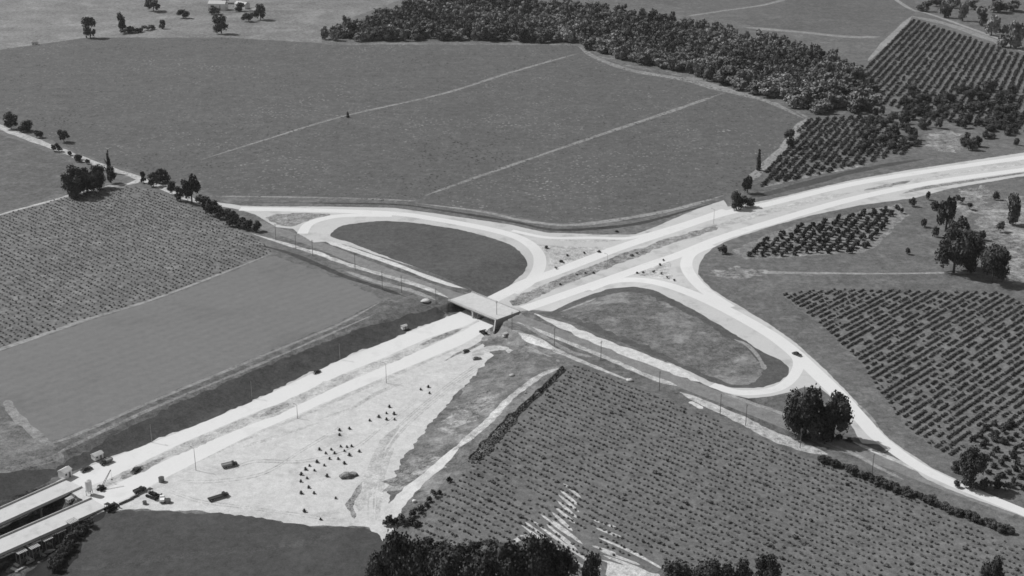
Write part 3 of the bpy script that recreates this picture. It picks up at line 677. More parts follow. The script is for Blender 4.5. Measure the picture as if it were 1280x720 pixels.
# scattered plants
def replicate(name, templates, P, sc, m, label=None, cat=None, kind='stuff'):
    """one mesh made of many plants"""
    which = rng.integers(0, len(templates), len(P)); Vs = []; Fs = [[], []]; k = 0
    for ti, (tv, tf) in enumerate(templates):
        idx = np.where(which == ti)[0]
        if not len(idx): continue
        a = rng.uniform(0, 2 * math.pi, len(idx)); ca, sa = np.cos(a), np.sin(a)
        x = tv[None, :, 0] * ca[:, None] - tv[None, :, 1] * sa[:, None]; y = tv[None, :, 0] * sa[:, None] + tv[None, :, 1] * ca[:, None]; z = np.repeat(tv[None, :, 2], len(idx), 0)
        v = np.stack([x * sc[idx, 0:1], y * sc[idx, 0:1], z * sc[idx, 1:2]], 2) + P[idx][:, None, :]
        Vs.append(v.reshape(-1, 3)); n = len(tv)
        for f in tf:
            f = np.asarray(f); Fs[0 if f.shape[1] == 3 else 1].append((f[None] + (np.arange(len(idx)) * n)[:, None, None]).reshape(-1, f.shape[1]) + k)
        k += n * len(idx)
    faces = [np.vstack(f) for f in Fs if f]
    o = link(name, npmesh(name, np.vstack(Vs), faces, m)); tag(o, label, cat, None, kind); return o
def rows_in(pxpoly, ang, rs, ps, miss=.08, jit=.25, align=False):
    g = onground(pxpoly)[:, :2]; c = g.mean(0); ca, sa = math.cos(ang), math.sin(ang); R = np.array([[ca, sa], [-sa, ca]])
    l = (g - c) @ R.T; U, Vv = np.meshgrid(np.arange(l[:, 0].min(), l[:, 0].max(), ps), np.arange(l[:, 1].min(), l[:, 1].max(), rs))
    U = U + rng.uniform(0, ps * (.3 if align else 1), (U.shape[0], 1))
    P = np.stack([U.ravel(), Vv.ravel()], 1) + rng.normal(0, jit, (U.size, 2)); P = P @ R + c
    P = P[inpoly(P, g)]; P = P[rng.random(len(P)) > miss]
    # bare gaps in patches
    f = np.sin(P[:, 0] * .11 + 1.3 * np.sin(P[:, 1] * .07)) * np.sin(P[:, 1] * .09 + 1.1 * np.sin(P[:, 0] * .05))
    P = P[rng.random(len(P)) > np.clip((f - .55) * 1.3, 0, 1) * (miss * 4)]
    return np.column_stack([P, hgt(P)])
def project(P):
    d = P - [0, 0, H]; y = d[:, 1] * CP - d[:, 2] * SP; u = d[:, 1] * SP + d[:, 2] * CP
    return np.stack([640 + F * d[:, 0] / y, 360 - F * u / y], 1)
def visible(P):
    q = project(P); return (q[:, 0] > -60) & (q[:, 0] < 1340) & (q[:, 1] > -40) & (q[:, 1] < 760)
def tuft(seed, n=9, leaf=.3):
    r = np.random.default_rng(seed); V, T = ICO1
    v = V * (1 + .22 * r.standard_normal((len(V), 1))) * [.42, .42, .42] + [0, 0, .42]
    d = r.standard_normal((n, 3)); d[:, 2] = abs(d[:, 2]); d /= np.linalg.norm(d, axis=1)[:, None]
    cv, cq = cards(d * [.45, .45, .5] + [0, 0, .4], d, leaf, r); lo = T[::2] if n < 4 else T
    return np.vstack([v, cv]), [lo, cq + len(v)]
TUFT = [tuft(i) for i in range(5)]
def rock_tuft(seed):
    r = np.random.default_rng(seed); a = np.arange(5) * 2 * math.pi / 5
    v = np.array([[.5 * math.cos(t) * r.uniform(.7, 1.2), .5 * math.sin(t) * r.uniform(.7, 1.2), r.uniform(0, .15)] for t in a] + [[r.uniform(-.1, .1), r.uniform(-.1, .1), r.uniform(.7, 1)]])
    return v, [np.array([[i, (i + 1) % 5, 5] for i in range(5)])]
SMALL = [rock_tuft(i) for i in range(6)]
# vineyard in the foreground
PK = rows_in(FK, A45, 4.2, 2.5, .08, .3, True); PK = PK[visible(PK)]
q = project(PK)
bald = ((q[:, 0] > 645) & (q[:, 0] < 760) & (np.abs((q[:, 1] - 655) - (q[:, 0] - 700) * .75) < 16) & (rng.random(len(q)) < .6)) | ((q[:, 0] > 752) & (q[:, 0] < 830) & (q[:, 1] > 695) & (q[:, 1] < 728))
PK = PK[~bald]
big = rng.random(len(PK)); sK = np.stack([rng.uniform(.95, 1.7, len(PK)), rng.uniform(.5, .95, len(PK))], 1); sK[big > .95] *= 1.6
qk = project(PK); inn = (qk[:, 0] > 0) & (qk[:, 0] < 1280) & (qk[:, 1] < 716)
D = np.linalg.norm(PK - [0, 0, H], axis=1); score = np.where(inn, sK[:, 0] * sK[:, 1] / D ** 2, 0)
grove = (qk[:, 1] > 672) & (qk[:, 0] < 765); score[grove] = 0
top = np.argsort(-score)[:300]; rest = np.setdiff1d(np.arange(len(PK)), top)
VM = [npmesh('grape_vine', v, f, 'leaf vine') for v, f in TUFT]
first = []
for j, m in enumerate(VM): pass
for n_, i in enumerate(top):
    if n_ < 5: o = link('grape_vine', VM[n_]); first.append(o)
    else: o = first[n_ % 5].copy(); COL.objects.link(o)
    o.location = PK[i]; o.rotation_euler = (0, 0, random.uniform(0, 6.28)); o.scale = (sK[i, 0], sK[i, 0], sK[i, 1])
    tag(o, 'larger dark vine bush standing out of the rows in the foreground vineyard', 'vine', 'larger vines of the foreground vineyard')
replicate('vineyard_rows', TUFT, PK[rest], sK[rest], 'leaf vine', 'rows of small vine bushes filling the large foreground vineyard', 'vineyard')
# rows in the left field
PC = rows_in(FC, A45, 4.0, 3.2, .10, .4, True); PC = PC[visible(PC)]
replicate('crop_rows', SMALL, PC, np.stack([rng.uniform(1.3, 2.0, len(PC)), rng.uniform(.7, 1.2, len(PC))], 1), 'leaf vine', 'dotted rows of low crop filling the sloping field at the left', 'crop')
PA = rows_in(FA, math.radians(100), 4.6, 4.0, .30, 1.3); PA = PA[visible(PA)]
replicate('low_crop', SMALL, PA, np.stack([rng.uniform(1.4, 3.0, len(PA)), rng.uniform(.22, .45, len(PA))], 1), 'leaf crop', 'low mottled crop covering the wide upper field', 'crop')
# orchards
rL = math.radians(48)
gL = onground([(1105, 530), (1200, 468)])[:, :2]; rL = math.atan2(*(gL[1] - gL[0])[::-1])
PL = rows_in(FL, rL, 4.4, 1.6, .09, .12); sL = np.stack([rng.uniform(1.5, 1.9, len(PL)), rng.uniform(.9, 1.25, len(PL))], 1)
fL = np.sin(PL[:, 0] * .13 + np.floor(PL[:, 1] * .19) * 2.1 + 1.7 * np.sin(PL[:, 1] * .05)); PL, sL = PL[fL < .93], sL[fL < .93]
ql = project(PL); k = ~((ql[:, 0] > 1215) & (ql[:, 1] > 535 + (1272 - ql[:, 0]) * .3)); PL, sL, ql = PL[k], sL[k], ql[k]
PB = rows_in([(1212, 548), (1300, 500), (1300, 620), (1262, 614), (1240, 600)], rL, 6.5, 5.5, .1, .5); sB = np.stack([rng.uniform(2.8, 4.0, len(PB)), rng.uniform(2.2, 3.4, len(PB))], 1)
PM = rows_in([(930, 317), (965, 297), (1003, 283), (1120, 258), (1128, 268), (1096, 300), (1070, 316), (940, 322)], math.radians(62), 6.3, 6.0, .08, .4); sM = np.stack([rng.uniform(2.9, 4.0, len(PM)), rng.uniform(2.8, 4.2, len(PM))], 1)
gN = onground([(1085, 95), (1140, 37)])[:, :2]; rN = math.atan2(*(gN[1] - gN[0])[::-1])
PN = rows_in(FN1, rN, 7.6, 3.6, .12, .4); gN2 = onground([(965, 222), (1020, 165)])[:, :2]; rN2 = math.atan2(*(gN2[1] - gN2[0])[::-1])
PN2 = rows_in(FN2, rN2, 6.5, 3.4, .10, .4)
PN = np.vstack([PN, PN2]); sN = np.stack([rng.uniform(2.6, 4.0, len(PN)), rng.uniform(1.8, 2.8, len(PN))], 1)
allP = np.vstack([PL, PB, PM, PN]); allS = np.vstack([sL, sB, sM, sN]); src = np.concatenate([np.full(len(PL), 0), np.full(len(PB), 1), np.full(len(PM), 2), np.full(len(PN), 3)])
k = visible(allP); allP, allS, src = allP[k], allS[k], src[k]; qa = project(allP)
ins = (qa[:, 0] > 4) & (qa[:, 0] < 1276) & (qa[:, 1] > 5) & (qa[:, 1] < 715)
sc_ = allS[:, 0] * allS[:, 1] / np.linalg.norm(allP - [0, 0, H], axis=1) ** 2 * ins
top = np.argsort(-sc_)[:300]; rest = np.setdiff1d(np.arange(len(allP)), top)
OL = ['small dark bushy tree in the long rows of the large right orchard', 'loosely planted round tree in the lower corner of the large right orchard', 'round tree in the small orchard under the highway at right', 'tree in the far orchard rows at the upper right']
OG = ['trees of the large right orchard', 'round trees of the lower orchard corner', 'trees of the small orchard under the highway', 'trees of the far orchards']
OT = [crown_mesh(50 + i, 4, 26, 'low', .2) for i in range(4)]
for i in top:
    tree(0, 0, 0, 0, 'orch', OL[src[i]], 'orchard tree', OG[src[i]], 'orchard_tree', Vector(allP[i]), (allS[i, 0] * 1.15, allS[i, 1]))
replicate('orchard_rows', OT, allP[rest], allS[rest] * [1.25, 1.25], 'leaf orchard', 'remaining rows of small dark orchard trees at the right and upper right', 'orchard')
# the wood across the top
FW = [(404, 52), (500, 52), (560, 51), (640, 53), (722, 54), (745, 66), (790, 80), (850, 90), (905, 108), (960, 122), (1010, 142), (1075, 143), (1098, 130), (1088, 100), (1065, 84), (1020, 70), (960, 56), (870, 36), (800, 24), (740, 15), (640, 4), (560, 0), (500, 14), (450, 32), (404, 44)]
PW = rows_in(FW, .4, 11, 11, .10, 4.0); PW = PW[visible(PW)]; DW = np.linalg.norm(PW - [0, 0, H], axis=1)
sW = np.stack([rng.uniform(8, 20, len(PW)), rng.uniform(9, 20, len(PW))], 1)
# nearest edge trees show whole: depth below the wood's lower edge
low = np.argsort(project(PW)[:, 1] * -1)
edge = onground(FW[:13])[:, :2]; de = np.abs(polydist(PW[:, :2], edge)[0]) + DW * .02
top = np.argsort(de)[:300]; rest = np.setdiff1d(np.arange(len(PW)), top)
for i in top: tree(0, 0, 0, 0, 'far', 'leafy tree along the front of the long wood across the top', 'tree', 'trees of the long wood', 'woodland_tree', Vector(PW[i]), (sW[i, 0], sW[i, 1]))
FT = [crown_mesh(80 + i, 7, 170, 'round', .085) for i in range(5)]
if len(rest): replicate('wood', FT, PW[rest], sW[rest] * [1.05, 1], 'leaf forest', 'dense back of the long wood across the top of the view', 'wood')
print('counts vines', len(PK), 'crop', len(PC), len(PA), 'orch', len(allP), 'wood', len(PW))

# ------------------------------------------------------------------ bridges
CA = math.atan2(cdir[1], cdir[0])
def to_local(root, P): pass
def overpass():
    a, b, c_, d_ = [Vector((*p, 0)) for p in atz([(562, 376), (617, 401), (648, 386), (592, 366)], .3)]
    mid = (a + b + c_ + d_) / 4; L = ((b - a).length + (c_ - d_).length) / 2; ang = math.atan2(*((b - a) + (c_ - d_)).yx); n = Vector((-math.sin(ang), math.cos(ang), 0))
    wd = abs((d_ - a).dot(n)); print('deck', L, wd)
    t = empty('overpass_bridge', (mid.x, mid.y, 0), ang); tag(t, 'pale concrete bridge carrying the cross road over both highway carriageways', 'bridge')
    MB().box((0, 0, .12), (L + 3, wd, .35)).build('deck', 'concrete', t)
    for s in (-1, 1):
        m = MB(); m.box((0, s * (wd / 2 - .25), .42), (L + 3, .45, .25)); m.box((0, s * (wd / 2 - .25), 1.12), (L + 3, .3, .14))
        for i in range(25): m.box((-L / 2 - 1.3 + i * (L + 2.6) / 24, s * (wd / 2 - .25), .8), (.3, .26, .52))
        m.build('parapet', 'concrete', t)
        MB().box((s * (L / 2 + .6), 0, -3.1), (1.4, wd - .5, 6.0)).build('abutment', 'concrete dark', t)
        for q in (-1, 1):
            m = MB(); x = s * (L / 2 + 1.2); y = q * wd / 2
            m.bar((x, y, -2.9), (x + s * 3.5, y + q * 6, -3.2), .45, 4); m.V = []; m.T = []; m.Q = []
            x2, y2 = x + s * 5.5, y + q * 6.5
            nx, ny = (y2 - y), -(x2 - x); l = math.hypot(nx, ny); nx, ny = nx / l * .3, ny / l * .3
            m._add([(x - nx, y - ny, -6.2), (x2 - nx, y2 - ny, -6.2), (x2 + nx, y2 + ny, -6.2), (x + nx, y + ny, -6.2), (x - nx, y - ny, .1), (x2 - nx, y2 - ny, -3.6), (x2 + nx, y2 + ny, -3.6), (x + nx, y + ny, .1)], (), ((3, 2, 1, 0), (4, 5, 6, 7), (0, 1, 5, 4), (1, 2, 6, 5), (2, 3, 7, 6), (3, 0, 4, 7)))
            m.build('wing_wall', 'concrete', t)
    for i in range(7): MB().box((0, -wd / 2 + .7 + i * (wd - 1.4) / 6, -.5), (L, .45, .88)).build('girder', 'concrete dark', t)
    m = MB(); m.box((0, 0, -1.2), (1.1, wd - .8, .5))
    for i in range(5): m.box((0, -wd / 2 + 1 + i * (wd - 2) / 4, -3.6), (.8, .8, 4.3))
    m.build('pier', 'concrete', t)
    return t
overpass()
def flyover(pxA, pxB, width, label):
    """a highway bridge over the gully: pxA = far left end, pxB = where it meets the road"""
    A_, B_ = [Vector((*p, LOW)) for p in atz([pxA, pxB], LOW)]; L = (B_ - A_).length; ang = math.atan2(*(B_ - A_).yx); mid = (A_ + B_) / 2
    t = empty('highway_bridge', (mid.x, mid.y, LOW), ang); tag(t, label, 'bridge')
    MB().box((0, 0, -.25), (L, width, .62)).build('deck', 'bridge deck', t)
    for s in (-1, 1):
        MB().box((0, s * (width / 2 - .2), .45), (L, .35, .75)).build('parapet', 'concrete', t)
    for i in range(4): MB().box((0, -width / 2 + 1.2 + i * (width - 2.4) / 3, -1.05), (L, .4, .95)).build('girder', 'steel dark', t)
    n = int(L // 18)
    for i in range(1, n):
        x = -L / 2 + i * L / n; m = MB(); m.box((x, 0, -1.85), (1, width - .8, .6))
        for j in range(3): m.box((x, (-1 + j) * (width / 2 - 1.4), -4.4), (.75, .75, 4.8))
        m.build('pier', 'concrete dark', t)
    MB().box((L / 2 - .4, 0, -3.4), (1.2, width, 5.6)).build('abutment', 'concrete dark', t)
def mid(a, b): return ((a[0] + b[0]) / 2, (a[1] + b[1]) / 2)
flyover((-190, 731), (93, 604), 12.6, 'upper of the two parallel pale highway bridges over the gully at the bottom left')
flyover((-190, 766), (124, 629), 12.8, 'lower of the two parallel pale highway bridges over the gully at the bottom left')

# ------------------------------------------------------------------ vehicles, huts, machines
def wheels(t, xs, y, r, w=.24):
    for x in xs:
        for s in (-1, 1):
            o = MB().bar((x, s * y - w / 2, r), (x, s * y + w / 2, r), r, 14).build('wheel', 'rubber', t)
            MB().bar((x, s * (y + .02) - w / 2 - .01, r), (x, s * (y + .02) + w / 2 + .01, r), r * .5, 10).build('rim', 'chrome', o)
def car(P, rz, paint, label, group=None, k=1.0):
    t = empty('parked_car', P, rz); tag(t, label, 'car', group)
    b = MB(); b.prism([(-2.4, .35), (-2.45, .75), (-2.2, .95), (-1.0, 1.02), (.9, 1.02), (2.0, .95), (2.4, .75), (2.4, .35)], -.9, .9); b.build('body', paint, t)
    c = MB(); c._add([(-1.55, -.82, 1.0), (1.0, -.82, 1.0), (1.0, .82, 1.0), (-1.55, .82, 1.0), (-1.0, -.66, 1.55), (.35, -.66, 1.55), (.35, .66, 1.55), (-1.0, .66, 1.55)], (), ((4, 5, 6, 7), (0, 1, 5, 4), (1, 2, 6, 5), (2, 3, 7, 6), (3, 0, 4, 7))); c.build('cabin', 'glass', t)
    MB().box((-.33, 0, 1.58), (1.42, 1.36, .07)).build('roof', paint, t)
    wheels(t, (-1.45, 1.45), .8, .34)
    for s in (-1, 1): MB().bar((2.38, s * .62, .72), (2.46, s * .62, .72), .13, 10).build('headlight', 'chrome', t)
    for x in (-2.5, 2.5): MB().box((x, 0, .45), (.12, 1.8, .16)).build('bumper', 'chrome', t)
    for ch in (): pass
    t.scale = (k, k, k); return t
def truck(P, rz, paint, bedm, label, L=7.0, tank=False, k=1.0, bh=1.0):
    t = empty('truck', P, rz); tag(t, label, 'truck')
    MB().prism([(L / 2 - 2.4, .6), (L / 2 - 2.4, 2.3), (L / 2 - 1.4, 2.3), (L / 2 - 1.1, 1.5), (L / 2, 1.4), (L / 2, .6)], -1, 1).build('cab', paint, t)
    MB()._add([(L / 2 - 1.36, -.85, 2.2), (L / 2 - 1.08, -.85, 1.56), (L / 2 - 1.08, .85, 1.56), (L / 2 - 1.36, .85, 2.2)], (), ((0, 1, 2, 3),)).build('windscreen', 'glass', t)
    MB().box((-.2, 0, .62), (L - .6, .9, .2)).build('chassis', 'steel dark', t)
    if tank: MB().bar((-L / 2, 0, 1.7), (L / 2 - 2.6, 0, 1.7), 1.0, 14).build('tank', bedm, t)
    else:
        m = MB(); x0, x1 = -L / 2, L / 2 - 2.6; m.box(((x0 + x1) / 2, 0, .95), (x1 - x0, 2.2, .14))
        for s in (-1, 1): m.box(((x0 + x1) / 2, s * 1.1, .95 + bh / 2), (x1 - x0, .1, bh))
        m.box((x0, 0, .95 + bh / 2), (.1, 2.1, bh)); m.box((x1, 0, 1.55), (.1, 2.1, 1.2)); m.box(((x0 + x1) / 2, 0, .95 + bh * .45), (x1 - x0 - .4, 1.9, bh * .7)); m.build('bed', bedm, t)
    wheels(t, (-L / 2 + 1.1, -L / 2 + 2.3, L / 2 - 1.0), .95, .5, .3)
    for s in (-1, 1): MB().bar((L / 2 - .02, s * .75, 1.05), (L / 2 + .06, s * .75, 1.05), .15, 10).build('headlight', 'chrome', t)
    t.scale = (k, k, k); return t
def dozer(P, rz, paint, label, boom=False, k=1.0):
    t = empty('bulldozer' if not boom else 'crane', P, rz); tag(t, label, 'bulldozer' if not boom else 'crane')
    for s in (-1, 1):
        MB().prism([(-1.9, .25), (-2.1, .6), (-1.8, .95), (1.8, .95), (2.1, .6), (1.9, .25), (1.6, .05), (-1.6, .05)], s * 1.1 - .28, s * 1.1 + .28).build('track', 'rubber', t)
    MB().box((.5, 0, 1.35), (2.4, 1.1, 1.1), taper=.9).build('engine', paint, t)
    m = MB(); m.box((-1.0, 0, 2.75), (1.6, 1.5, .1))
    for x in (-1.7, -.3):
        for y in (-.65, .65): m.box((x, y, 2.0), (.1, .1, 1.5))
    m.build('canopy', paint, t); MB().box((-1.2, 0, 1.25), (.7, .8, .9)).build('seat', 'dark paint', t)
    if boom:
        m = MB()
        for y in (-.45, .45): m.bar((.6, y, 1.6), (7, y * .3, 7.5), .12, 5)
        for i in range(7): f = i / 7; m.bar((.6 + 6.4 * f, -.45 * (1 - .7 * f), 1.6 + 5.9 * f), (.6 + 6.4 * (f + .1), .45 * (1 - .7 * f), 1.6 + 5.9 * (f + .1)), .06, 4)
        m.build('boom', paint, t); MB().bar((7, 0, 7.5), (7, 0, 2.4), .04, 4).build('cable', 'steel dark', t); MB().box((7, 0, 2.1), (.5, .5, .6)).build('hook', 'steel dark', t)
    else:
        m = MB(); m.prism([(2.5, .1), (2.7, .1), (2.62, .7), (2.75, 1.3), (2.55, 1.3), (2.42, .7)], -1.8, 1.8); m.build('blade', paint, t)
        for s in (-1, 1): MB().bar((-.2, s * 1.45, .5), (2.5, s * 1.45, .5), .1, 6).build('arm', paint, t)
    t.scale = (k, k, k); return t
def hut(P, rz, L, Wd, Ht, wall, roof, label, name='site_hut', cat='hut'):
    t = empty(name, P, rz); tag(t, label, cat)
    MB().box((0, 0, Ht / 2), (L, Wd, Ht)).build('wall', wall, t)
    m = MB(); e = Wd / 2 + .3; x = L / 2 + .3; rh = Wd * .28
    m._add([(-x, -e, Ht - .05), (x, -e, Ht - .05), (x, 0, Ht + rh), (-x, 0, Ht + rh), (-x, e, Ht - .05), (x, e, Ht - .05)], ((0, 3, 4), (1, 5, 2)), ((0, 1, 2, 3), (3, 2, 5, 4), (0, 4, 5, 1))); m.build('roof', roof, t)
    d = MB().box((L * .2, -Wd / 2 - .03, Ht * .38), (min(1.0, L * .3), .06, Ht * .76)).build('door', 'timber', t); MB().box((L * .2 + .3, -Wd / 2 - .09, Ht * .38), (.12, .06, .08)).build('handle', 'chrome', d)
    for xx in (-L * .25,): w = MB().box((xx, -Wd / 2 - .03, Ht * .6), (L * .22, .06, Ht * .3)).build('window', 'timber pale', t); MB().box((xx, -Wd / 2 - .07, Ht * .6), (L * .18, .03, Ht * .24)).build('pane', 'glass', w)
    return t
R = math.radians
AHs = AH
car(gp(996, 444), R(-50), 'dark paint', 'dark car driving alone on the pale right loop ramp', None, 1.15)
car(gp(108, 588), AHs, 'dark paint', 'dark car between the two white huts on the upper carriageway at left', None, 1.15)
truck(gp(133, 579), AHs + 3.14, 'dark paint', 'grey paint', 'dark truck parked against the hut at the upper edge of the carriageway', 6.2)
car(gp(170, 589), R(70), 'dark paint', 'dark vehicle alone on the median between the carriageways', None, 1.2)
truck(gp(175, 615), AHs, 'dark paint', 'dark paint', 'dark truck on the lower carriageway left of the bulldozer', 6.0)
dozer(gp(191, 621), R(-30), 'dark paint', 'dark bulldozer at the lower edge of the highway', False, 1.35)
dozer(gp(127, 612), R(60), 'dark paint', 'dark crane at the end of the median beside the tall white tank', True, .95)
truck(gp(203, 626), R(100), 'white paint', 'white paint', 'white truck between the bulldozer and the dark drum', 5.4)
truck(gp(287, 583), R(28), 'dark paint', 'grey paint', 'dark lorry standing alone on the bare ground below the highway', 7.4)
truck(gp(273, 623), R(35), 'dark paint', 'dark paint', 'long low dark flatbed lorry on the bare ground near the dark field', 9.5, bh=.4)
dozer(gp(605, 417), R(120), 'dark paint', 'dark bulldozer at the foot of the right bridge abutment', False, 1.0)
dozer(gp(138, 637), R(50), 'dark paint', 'dark bulldozer at the corner where the lower bridge leaves the bare ground', False, 1.3)
car(gp(396, 466), AHs, 'dark paint', 'dark car on the grass slope above the upper carriageway', None, 1.0)
car(gp(582, 440), AHs, 'dark paint', 'dark car on the bare ground below the bridge', None, 1.0)
car(gp(596, 449), R(20), 'grey paint', 'grey car at the lower corner of the bare ground near the bridge', None, 1.0)
hut(gp(122, 573), AHs, 4.6, 3.2, 2.6, 'white paint', 'roof pale', 'small white hut on the upper edge of the highway beside the dark truck')
hut(gp(82, 596), R(60), 4.6, 4.0, 3.6, 'white paint', 'roof pale', 'white hut with pale roof where the upper bridge begins')
hut(gp(505, 411), R(40), 3.0, 2.2, 2.2, 'white paint', 'roof pale', 'tiny white hut on the dark slope left of the bridge')
hut(gp(631, 420), R(40), 2.6, 1.8, 1.8, 'white paint', 'roof pale', 'tiny white hut below the right end of the bridge deck')
hut(gp(87, 627), R(55), 2.6, 2.0, 1.8, 'white paint', 'roof pale', 'low white hut in the gap between the two bridge heads')
t = empty('cement_silo', gp(112, 618), 0); tag(t, 'tall white silo on legs at the end of the median', 'silo')
MB().bar((0, 0, 2.2), (0, 0, 7), 1.5, 16).build('tank', 'white paint', t); MB().bar((0, 0, 2.2), (0, 0, 1.0), 1.5, 16, .35).build('hopper', 'white paint', t); MB().bar((0, 0, 7), (0, 0, 7.6), 1.5, 16, .3).build('cap', 'roof pale', t)
for s, q_ in ((-1, -1), (1, -1), (1, 1), (-1, 1)): MB().bar((s * 1.1, q_ * 1.1, 0), (s * 1.1, q_ * 1.1, 2.6), .12, 5).build('leg', 'steel dark', t)
def drum(P, label, group=None, r=.7, h=1.5):
    t = empty('drum', P); tag(t, label, 'drum', group)
    MB().bar((0, 0, 0), (0, 0, h), r, 14).build('body', 'grey paint', t); m = MB()
    for z in (.05, h * .5, h): m.bar((0, 0, z - .04), (0, 0, z + .04), r * 1.06, 14)
    m.build('hoop', 'steel dark', t)
drum(gp(210, 628), 'dark drum right of the white truck by the highway edge', None, 1.3, 1.6)
drum(gp(181, 630), 'small drum on the bare ground below the bulldozer', None, .9, 1.4)
drum(gp(202, 602), 'grey drum on the shoulder above the white truck', None, 1.3, 2.2)
# concrete forms stacked along the edge
for i, (x, y) in enumerate(((154, 629), (161, 626), (168, 622))):
    P = gp(x, y); t = empty('form_panel', P, AHs); tag(t, 'dark timber form panel lying in line along the edge of the lower carriageway', 'form panel', 'form panels by the lower carriageway')
    MB().box((0, 0, .5), (4.2, .3, 1.0)).build('panel', 'timber', t); m = MB()
    for x_ in (-1.5, 0, 1.5): m.box((x_, -.25, .45), (.15, .2, .9))
    m.build('brace', 'steel dark', t)
# falsework and timber under the lower bridge
def falsework(x, y, label):
    P = gp(x, y); t = empty('falsework_tower', P, AHs); tag(t, label, 'scaffold', None)
    for sx in (-1.6, 1.6):
        for sy in (-1.6, 1.6): MB().bar((sx, sy, 0), (sx, sy, 5.2), .16, 5).build('post', 'timber pale', t)
    m = MB()
    for z0, z1 in ((.3, 2.5), (2.5, 4.8)):
        for s in (-1.6, 1.6): m.bar((-1.6, s, z0), (1.6, s, z1), .1, 4); m.bar((s, -1.6, z1), (s, 1.6, z0), .1, 4)
    m.build('brace', 'timber', t); m = MB()
    for i in range(6): m.box((-1.9 + i * .76, 0, 5.35), (.5, 4.0, .2))
    m.build('platform', 'timber pale', t)
for (x, y), w in zip(((28, 702), (44, 696), (60, 686), (76, 676), (92, 664)), ('first', 'second', 'third', 'fourth', 'fifth')):
    falsework(x, y, f'timber falsework tower in the gully under the lower bridge, {w} from the left edge')
r2 = random.Random(5)
for i in range(16):
    x = r2.uniform(16, 76); y = 716 - (x - 10) * .62 + r2.uniform(-6, 8); P = gp(x, y)
    m = MB(); a = r2.uniform(0, 3.14)
    for j in range(4): m.box((0, (j - 1.5) * .32, .15 + .0 * j), (r2.uniform(2.5, 4.2), .26, .26))
    for j in range(3): m.box((0.1, (j - 1) * .34, .42), (r2.uniform(2.2, 3.6), .26, .26))
    o = m.build('timber_stack', ('timber pale', 'timber', 'white paint')[i % 3]); o.location = P; o.rotation_euler = (0, 0, a)
    tag(o, ('stack of pale planks on the gully floor below the bridges', 'stack of weathered planks on the gully floor below the bridges', 'stack of white planks on the gully floor below the bridges')[i % 3], 'timber stack', ('pale plank stacks in the gully', 'weathered plank stacks in the gully', 'white plank stacks in the gully')[i % 3])

# ------------------------------------------------------------------ stumps and heaps
def lump(seed, rough=.3):
    r = np.random.default_rng(seed); V, T = ICO2; v = V * (1 + rough * .5 * r.standard_normal((len(V), 1)));
    v = v * [.5, .5, .45] + [0, 0, .28]; return v, T
def stump_tree(seed):
    m = MB(); r = random.Random(seed); m.bar((0, 0, 0), (r.uniform(-.1, .1), 0, .95), .42, 9, .34)
    for i in range(7):
        a = i * .9 + r.uniform(-.2, .2); m.bar((0, 0, .32), (.8 * math.cos(a), .8 * math.sin(a), r.uniform(-.05, .5)), .16, 5, .05)
    return npmesh('tree_stump', m.V, [m.T, m.Q], 'stump wood')
SM = [stump_tree(i) for i in range(4)]
zs = [(270, 283), (270, 302), (310, 277), (275, 348), (318, 347), (190, 360), (237, 360), (250, 375), (290, 366), (310, 383), (349, 368), (230, 397), (265, 398), (290, 416), (180, 410), (150, 425), (209, 424), (170, 444), (135, 440),
      (117, 460), (140, 475), (115, 488), (220, 467), (147, 512), (117, 535), (168, 535), (195, 640), (130, 608), (255, 555), (391, 244), (427, 230), (458, 215), (458, 240), (488, 218), (490, 240), (470, 190), (595, 120), (625, 110), (630, 135), (215, 375), (300, 350)]
for i, (a, b) in enumerate(zs):
    o = link('tree_stump', SM[i % 4], None, gp(340 + a / 3.2, 450 + b / 3.2), random.uniform(0, 6)); s = random.uniform(1.0, 1.45); o.scale = (s, s, s * 1.1)
    tag(o, 'dark uprooted stump scattered with many others on the bare pale ground', 'stump', 'stumps scattered on the bare ground')
def heap(x, y, w, h, m, label):
    v, T = lump(int(x), .25); P = gp(x, y); o = link('heap', npmesh('heap', v * [w, w * .8, h * 1.6], [T], m, True), None, P); tag(o, label, 'heap')
heap(433, 596, 7, 1.6, 'median', 'long dark heap of spoil among the stumps'); heap(441, 594, 5, 1.3, 'median', 'small dark heap beside the long spoil heap')
heap(532, 377, 6, 1.4, 'gravel bright', 'pale sand heap beside the cross road left of the bridge'); heap(787, 476, 4, 1.1, 'gravel bright', 'white sand heap at the edge of the vineyard')
heap(657, 492, 1, 1, 'gravel strip', 'tiny pale heap beside the clipped hedge'); heap(518, 628, 2.2, 1.2, 'gravel bright', 'small white heap beside the lower shrubs of the hedge line')
heap(640, 470, 3, 1, 'gravel strip', 'pale heap on the rough triangle below the bridge')

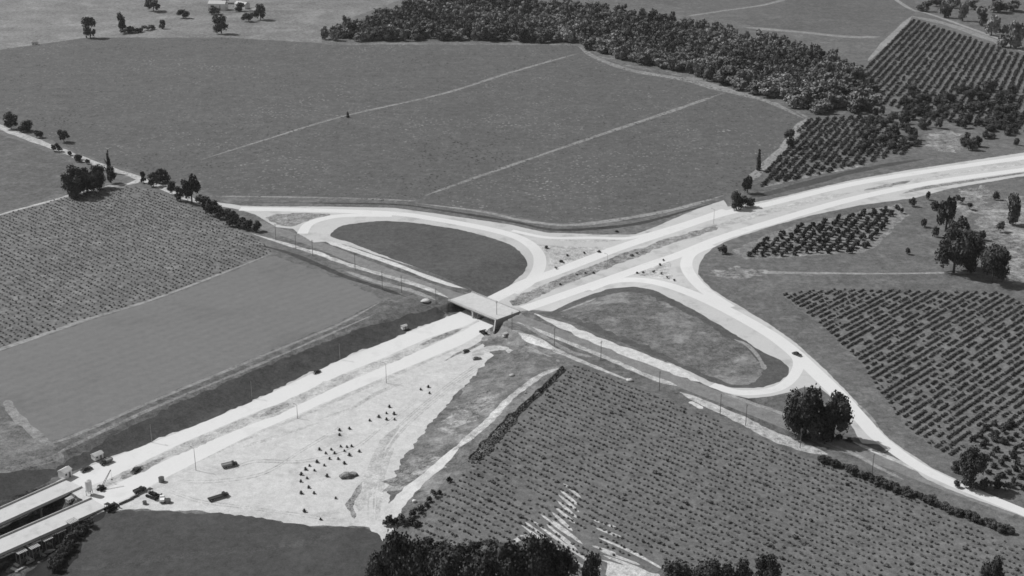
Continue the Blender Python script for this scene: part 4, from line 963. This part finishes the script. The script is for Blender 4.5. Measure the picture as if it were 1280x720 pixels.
# ------------------------------------------------------------------ poles
def pole(x, y, hpx, label, group, lamp=False):
    P = gp(x, y); h = hpx * mpp(P)[1]; t = empty('street_lamp' if lamp else 'utility_pole', P, CA + math.pi / 2 if not lamp else AH + math.pi / 2); tag(t, label, 'street lamp' if lamp else 'pole', group)
    if lamp:
        MB().bar((0, 0, 0), (0, 0, h), .16, 8, .09).build('post', 'concrete dark', t); MB().bar((0, 0, h), (2.0, 0, h + .3), .06, 6).build('arm', 'steel dark', t); MB().box((2.2, 0, h + .25), (.7, .3, .16)).build('lamp_head', 'steel dark', t)
    else:
        MB().bar((0, 0, 0), (0, 0, h), .20, 8, .12).build('post', 'timber', t); m = MB(); m.box((0, 0, h - .8), (2.2, .12, .14)); m.box((0, 0, h - 1.5), (1.8, .12, .12)); m.build('crossarm', 'timber', t)
for x, y, h in ((425, 449, 19), (483, 479, 24), (245, 588, 26), (372, 523, 16), (892, 280, 18), (759, 333, 15), (315, 497, 20), (190, 553, 22)):
    pole(x, y, h, 'slender lamp post standing beside the highway carriageways', 'lamp posts along the highway', True)
for x, y, h in ((444, 338, 22), (478, 362, 23), (502, 366, 22), (621, 404, 28), (751, 450, 24), (824, 488, 24), (900, 519, 26), (932, 532, 26), (640, 412, 22), (545, 380, 20), (345, 300, 20), (391, 320, 20), (1000, 560, 24), (693, 432, 22), (370, 312, 18), (1090, 592, 24)):
    pole(x, y, h, 'thin wooden utility pole with crossarms in the line along the cross road', 'utility poles along the cross road')

# ------------------------------------------------------------------ farm at the top left
P = gp(273, 12); hut(P, R(-8), 24, 13, 9, 'white paint', 'roof pale', 'large white farmhouse at the top edge left of centre', 'farmhouse', 'house')
hut(gp(303, 10), R(-35), 20, 10, 6, 'white paint', 'roof pale', 'white barn right of the farmhouse', 'barn', 'barn')
hut(gp(318, 16), R(60), 13, 7, 4.5, 'timber pale', 'roof pale', 'small pale shed in front of the white barn', 'shed', 'shed')
hut(gp(44, 56), R(10), 7, 3.5, 2.5, 'white paint', 'roof dark', 'small pale hut on the boundary track near the top left corner', 'field_hut', 'hut')

# ------------------------------------------------------------------ air
if HAZE > 0:
    m = bpy.data.materials.new('haze air'); m.use_nodes = True; t = m.node_tree; t.nodes.clear(); out = t.nodes.new('ShaderNodeOutputMaterial'); pv = t.nodes.new('ShaderNodeVolumePrincipled')
    pv.inputs['Color'].default_value = (.9, .9, .9, 1); pv.inputs['Density'].default_value = HAZE; pv.inputs['Anisotropy'].default_value = .2
    t.links.new(pv.outputs[0], out.inputs['Volume']); MATS['haze'] = m
    o = MB().box((0, 6000, 145), (16400, 16400, 320)).build('haze', 'haze'); o['kind'] = 'stuff'
